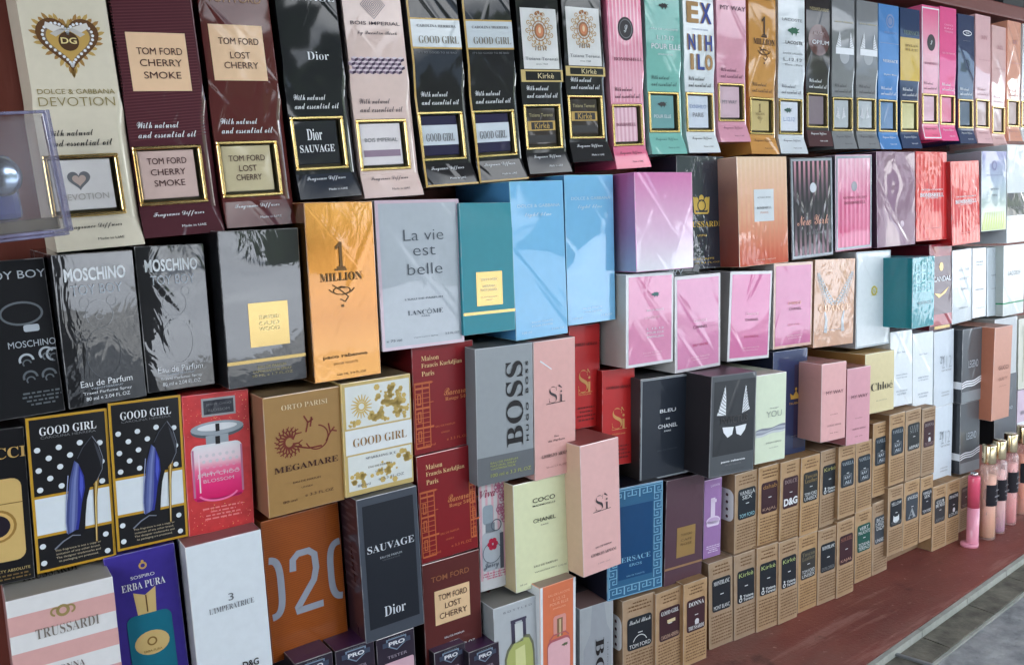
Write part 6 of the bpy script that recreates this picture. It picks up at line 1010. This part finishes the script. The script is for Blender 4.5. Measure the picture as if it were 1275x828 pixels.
kraft('l1', 'lower kraft box with black label next to the green lettered ones', LBK, 'MONTBLANC', 'MONT BLANC', seed=5)
for i, (k_, lb) in enumerate((('l2', 'kraft box with green lettered black label, beside the plain black label one'), ('l3', 'middle one of three kraft boxes with green lettered black labels'), ('l4', 'kraft box with green lettered black label, beside the grey black label one'))): kraft(k_, lb, LBK, 'Kirkè', '', tc=(170, 186, 120), fonts=('sans', 'sans'), big=crest_emblem, seed=6 + i)
kraft('l5', 'lower kraft box with grey black label and dull gold words', C(58, 58, 56), 'Tuscan\nLeather', 'TOM FORD\nUNISEX', tc=(120, 112, 90), seed=9)
kraft('l6', 'lower kraft box with black label between grey black and maroon labelled ones', LBK, 'MONTBLANC', 'EXPLORER', seed=10, bc=(120, 124, 126))
kraft('l7', 'lower kraft box with maroon label and red brown letters', LMA, 'SOLEIL', 'KAJAL', tc=(150, 100, 84), bc=(190, 150, 130), seed=11)
kraft('l8', 'kraft box with dark green label', LGR, 'VERT\nMALACHITE', 'TIZIANA\nTERENZI', fonts=('sans', 'sans'), seed=12)
kraft('l9', 'kraft box with slate label beside the dark green one', LSL, 'BOIS\nD ARGENT\nDIOR', 'UNISEX', fonts=('sans', 'sans'), seed=13)
kraft('l10', 'kraft box with white animal face emblem on black label', LBK, 'YELLOW', 'TRUSSARDI', fonts=('sans', 'sans'), big=fox, seed=14, bc=(120, 124, 126))
kraft('l11', 'kraft box with big grey letter on black label', LSL, 'ANGELS', '', big=bigA, seed=15)
kraft('l12', 'lower kraft box with white lettered black label, raised beside the row end', LBK, 'VANILLA\nSEX', 'TOM FORD', fonts=('sans', 'sans'), seed=16)
kraft('l13', 'kraft box standing out from the row with its side showing', C(50, 56, 58), 'CLUB\nDE NUIT', 'ARMAF', seed=17, bc=(120, 124, 126))
kraft('l14', 'kraft box with black label, second before the pink bottle', LBK, 'IMAGINE', 'LOUIS', big=shield, seed=18)
kraft('l15', 'short kraft box with brown label right beside the pink bottle', C(80, 62, 60), 'DONNA', 'TRUSSARDI', tc=(150, 140, 130), bc=(150, 140, 130), seed=19)
kraft('u1', 'upper kraft box with black label and white side sticker', LBK, 'VANILLA\nSEX', 'TOM FORD', fonts=('sans', 'sans'), seed=20, sticker=True, bc=(150, 196, 206))
kraft('u2', 'upper kraft box with maroon label and gold brown letters', LMA, 'dahab', 'KAJAL', fonts=('sans', 'sans'), tc=(160, 120, 70), bc=(170, 140, 120), seed=21)
kraft('u3', 'upper kraft box with two big white letters on maroon label', LMA, 'DOLCE', '', big=dg, seed=22, tc=(150, 130, 130))
kraft('u4', 'upper kraft box with dark label and dull gold words', C(46, 48, 48), 'Tuscan\nLeather', 'TOM FORD\nUNISEX', tc=(130, 110, 70), seed=23)
kraft('u5', 'upper kraft box with green lettered black label', LBK, 'Kirkè', '', tc=(170, 166, 100), fonts=('sans', 'sans'), big=crest_emblem, seed=24)
for i, (k_, lb) in enumerate((('u6', 'kraft box with framed letters on black label, beside the green lettered upper one'), ('u7', 'kraft box with framed letters on black label, beside the raised pair'), ('u8', 'raised kraft box with framed letters on black label, its top showing'), ('u9', 'raised kraft box with framed letters, beside the grey lettered label one'))): kraft(k_, lb, C(38, 48, 56), 'VANILLA', '', big=kay, seed=25 + i, tc=(150, 160, 166))
kraft('u10', 'upper kraft box with grey lettered black label', C(42, 46, 48), 'CLUB\nNUIT', 'ARMAF', tc=(130, 134, 136), seed=30)
kraft('u11', 'upper kraft box with maroon label beside the white numeral box', LMA, 'DONNA', 'TRUSSARDI', big=shield, tc=(150, 140, 140), bc=(150, 130, 130), seed=31)

# ------------------------------------------------------------------ bottles at the end of the floor
def glass(name, c, tr=0.75, ro=0.06):
    x = NT(name); p = x.p; p.inputs['Base Color'].default_value = (*c, 1); p.inputs['Roughness'].default_value = ro; p.inputs['Transmission Weight'].default_value = tr; p.inputs['IOR'].default_value = 1.25; p.inputs['Coat Weight'].default_value = 1.0; p.inputs['Coat Roughness'].default_value = 0.02
    return x.m
def clear(name, c, alpha):
    x = NT(name); p = x.p; p.inputs['Base Color'].default_value = (*c, 1); p.inputs['Roughness'].default_value = 0.05; p.inputs['Coat Weight'].default_value = 1.0; p.inputs['Coat Roughness'].default_value = 0.02; p.inputs['Coat IOR'].default_value = 1.7
    tr = x.new('BsdfTransparent'); tr.inputs['Color'].default_value = (*[0.6 + 0.4 * v for v in c], 1); ms = x.new('MixShader'); n_ = x.new('TexNoise'); n_.inputs['Scale'].default_value = 60; n_.inputs['Detail'].default_value = 2; x.l(x.coords((1, 1, 0.3)), n_.inputs['Vector'])
    mr = x.new('MapRange'); mr.inputs['From Min'].default_value = 0.35; mr.inputs['From Max'].default_value = 0.7; mr.inputs['To Min'].default_value = alpha * 0.6; mr.inputs['To Max'].default_value = min(1, alpha * 1.6); x.l(n_.outputs['Fac'], mr.inputs['Value'])
    x.l(mr.outputs['Result'], ms.inputs[0]); x.l(tr.outputs[0], ms.inputs[1]); x.l(p.outputs[0], ms.inputs[2]); x.l(ms.outputs[0], x.n['Material Output'].inputs['Surface'])
    return x.m
def rod(V, F, prof, n=24, sx=1, sy=1):
    b = len(V)
    for r_, z_ in prof:
        for j in range(n): a = 2 * math.pi * j / n; V.append((r_ * sx * math.cos(a), r_ * sy * math.sin(a), z_))
    for i in range(len(prof) - 1):
        for j in range(n): F.append((b + i * n + j, b + i * n + (j + 1) % n, b + (i + 1) * n + (j + 1) % n, b + (i + 1) * n + j))
    F.append(tuple(b + j for j in range(n))[::-1]); F.append(tuple(b + (len(prof) - 1) * n + j for j in range(n)))
CAPGL = M((0.80, 0.66, 0.42), 'gold'); BLB = M(C(34, 32, 38), 'satin')
def mist(x, y, label, tint, low, h_=0.112):
    r_ = thing('perfume_bottle', label, 'perfume bottle', 'slim bottles at the end of the row'); r_.location = (x, y, 0.0005); k = h_
    V, F = [], []; rod(V, F, [(0.0005, 0.0), (0.0105, 0.0), (0.0117, 0.0016), (0.0117, k * 0.93), (0.0095, k * 0.975), (0.006, k * 0.985), (0.006, k)]); obj('glass_body', V, F, [clear('tinted_bottle_glass', tuple(0.35 + 0.65 * c_ for c_ in tint), 0.28)], None, r_, True)
    V, F = [], []; rod(V, F, [(0.0005, 0.003), (0.0095, 0.003), (0.0101, 0.005), (0.0101, k * 0.84), (0.0005, k * 0.84)]); obj('liquid', V, F, [M(None, 'card', (k, (0, low), (0.4, tint), (1, tint)))], None, r_, True)
    V, F = [], []; rod(V, F, [(0.0003, k + 0.0005), (0.0090, k + 0.0005), (0.0092, k + 0.002), (0.0092, k + 0.026), (0.0085, k + 0.0275), (0.0003, k + 0.0275)]); obj('cap', V, F, [CAPGL], None, r_, True)
    V, F, n = [], [], 12
    for i in range(n + 1):
        a = R(180 + 15 + 150 * i / n)
        for zz in (k * 0.46, k * 0.74): V.append((0.01195 * math.cos(a), 0.01195 * math.sin(a), zz))
    for i in range(n): F.append((2 * i, 2 * i + 2, 2 * i + 3, 2 * i + 1))
    lb = obj('label', V, F, [BLB], None, r_, True)
    G = Face(0.02, k, Matrix.Translation((0, -0.0121, 0))); G.front = lambda v: 0.0
    G.t(LC, 'fine', 0.5, 0.67, 0.4, M(C(190, 190, 196)), 'script', 0.035); G.t(LC, 'FRAGRANCE', 0.5, 0.59, 0.62, M(C(190, 190, 196)), ht=0.02); G.t(LC, 'MIST', 0.5, 0.53, 0.3, M(C(190, 190, 196)), ht=0.02); G.emit(lb)
def at(px, y): return px
mist(1.229, -0.139, 'slim gold capped bottle with amber foot, first after the pink one', C(232, 190, 170), C(190, 150, 110)); mist(1.263, -0.137, 'slim gold capped bottle with violet foot', C(232, 190, 186), C(150, 110, 160)); mist(1.311, -0.131, 'slim gold capped bottle with rose coloured liquid', C(236, 180, 176), C(214, 130, 140)); mist(1.371, -0.122, 'slim gold capped bottle at the photo edge', C(232, 170, 146), C(214, 140, 110))
r_ = thing('perfume_bottle', 'bright pink bottle with darker pink upper half and spreading foot', 'perfume bottle', 'slim bottles at the end of the row'); r_.location = (1.188, -0.139, 0.0005)
PKL = M(C(216, 142, 162), 'film'); PKD = M(C(214, 84, 112), 'film')
V, F = [], []; rod(V, F, [(0.0005, 0.0), (0.0084, 0.0), (0.0084, 0.004), (0.0080, 0.007), (0.0080, 0.056), (0.0005, 0.056)]); obj('lower_body', V, F, [PKL], None, r_, True)
V, F = [], []; rod(V, F, [(0.0005, 0.0565), (0.0080, 0.0565), (0.0080, 0.100), (0.0070, 0.102), (0.0005, 0.102)]); up = obj('upper_body', V, F, [PKD], None, r_, True)
V, F = [], []; rod(V, F, [(0.0005, 0.1025), (0.0048, 0.1025), (0.0048, 0.107), (0.0005, 0.107)]); obj('cap', V, F, [M(C(206, 206, 210), 'gold')], None, r_, True)
V, F = [], []; rod(V, F, [(0.0005, -0.0002), (0.0118, -0.0002), (0.0118, 0.0035), (0.0105, 0.0048), (0.0085, 0.005)], 28); ft = obj('foot', V, F, [PKL], None, r_, True); ft.location = (-0.0045, 0.002, 0)
G = Face(0.012, 0.11, Matrix.Translation((0, -0.0083, 0))); G.t(LC, 'PINK', 0.5, 0.74, 0.4, M(C(176, 30, 70)), ht=0.05); G.t(LC, 'FRESH', 0.5, 0.83, 0.5, M(C(176, 30, 70)), ht=0.02); G.emit(r_)

# ------------------------------------------------------------------ clear acrylic box with its bottle, in front of the cream diffuser
r_ = thing('acrylic_box', 'clear plastic box with violet edges holding a round capped bottle', 'clear box', None); pose(r_, 'cb'); _, _, w_, h_, d_ = BX['cb'][:5]
bm = box_bm(-w_ / 2, w_ / 2, 0, 0.03, 0, h_, 0.0015, 1); b2 = box_bm(-w_ / 2 + 0.0022, w_ / 2 - 0.0022, 0.0022, 0.0278, 0.0022, h_ - 0.0022); bmesh.ops.reverse_faces(b2, faces=b2.faces[:]); m_ = bpy.data.meshes.new('tmp'); b2.to_mesh(m_); bm.from_mesh(m_); b2.free(); bpy.data.meshes.remove(m_)
bm_obj('clear_shell', bm, [clear('clear_plastic', (0.80, 0.80, 0.84), 0.07)], r_)
bm = bmesh.new(); e = 0.0019
for a in ((-w_ / 2, w_ / 2, -e, 0, 0, e), (-w_ / 2, w_ / 2, -e, 0, h_ - e, h_), (w_ / 2 - e, w_ / 2, -e, 0, e, h_ - e), (-w_ / 2, -w_ / 2 + e, -e, 0, e, h_ - e), (w_ / 2, w_ / 2 + 0.0024, -e, 0.029, 0, h_), (-w_ / 2, w_ / 2, 0, 0.029, -0.0022, -0.0001)): box_bm(*a, 0.0004, 1, bm)
bm_obj('violet_edges', bm, [clear('violet_plastic', C(156, 156, 188), 0.45)], r_)
bt = obj('inner_bottle', *(lambda b: ([tuple(v.co) for v in b.verts], [tuple(v.index for v in f.verts) for f in b.faces]))(box_bm(-0.021, 0.003, 0.010, 0.025, 0.0104, 0.050, 0.004)), [glass('navy_bottle_glass', C(84, 92, 160), 0.35)], None, r_)
V, F = [], []; rod(V, F, [(0.0003, 0.0), (0.010, 0.0), (0.0125, 0.002), (0.0125, 0.006), (0.009, 0.009), (0.0003, 0.0095)], 28); cp = obj('cap', V, F, [M(C(170, 190, 210), 'gold')], None, bt, True); cp.location = (-0.006, 0.0125, 0.037); cp.rotation_euler = (R(90), 0, 0)
obj('gold_insert', *(lambda b: ([tuple(v.co) for v in b.verts], [tuple(v.index for v in f.verts) for f in b.faces]))(box_bm(-0.0215, 0.0215, 0.008, 0.0262, 0.0024, 0.010, 0.001)), [M((0.62, 0.5, 0.3), 'foil')], None, r_)

# dark boxes standing on the rail above
for i, (x, c_, lb) in enumerate(((1.36, (70, 36, 40), 'dark red box standing on the wooden rail'), (1.46, (56, 58, 60), 'dark grey box standing on the wooden rail'), (1.545, (86, 40, 46), 'wine red box standing on the wooden rail'))):
    o = thing('perfume_box', lb, 'perfume box', 'boxes on the rail'); o.location = (x, -0.045, 0.7895); bm_obj('carton', box_bm(-0.034, 0.034, 0, 0.04, 0, 0.11, 0.0006), [M(C(*c_), 'satin')], o)
# things in gaps of the stack: a black box seen between pink ones
BX['gap'] = [BX['ch1'][0] + 0.002, BX['tr'][1] - 0.115, 0.064, 0.12, 0.075, 0, 0, 0]
F = carton('gap', 'black box with silver letters peeping out above the proud pink box', BLKC); F.t(LC, 'MEXX', 0.35, 0.93, 0.5, SILT, ht=0.07); done(F)
def plinth(name, x0, x1, y0, z1): slab(name, x0, x1, y0, -0.004, 0.001, z1, REDW, 0.001, label='low red brown board step under the lowest boxes', cat='step', kind=None)
plinth('board_step', -0.25, 0.19, -0.06, 0.128)
zr = BX['l11'][1] + ZC - BX['l11'][3] / 2
slab('board_strip', BX['l10'][0] - 0.02, BX['l12'][0] + 0.017, -0.095, -0.05, 0.001, zr - 0.001, KRS, 0.0005, label='low brown board strip under three raised kraft boxes', cat='board', kind=None)
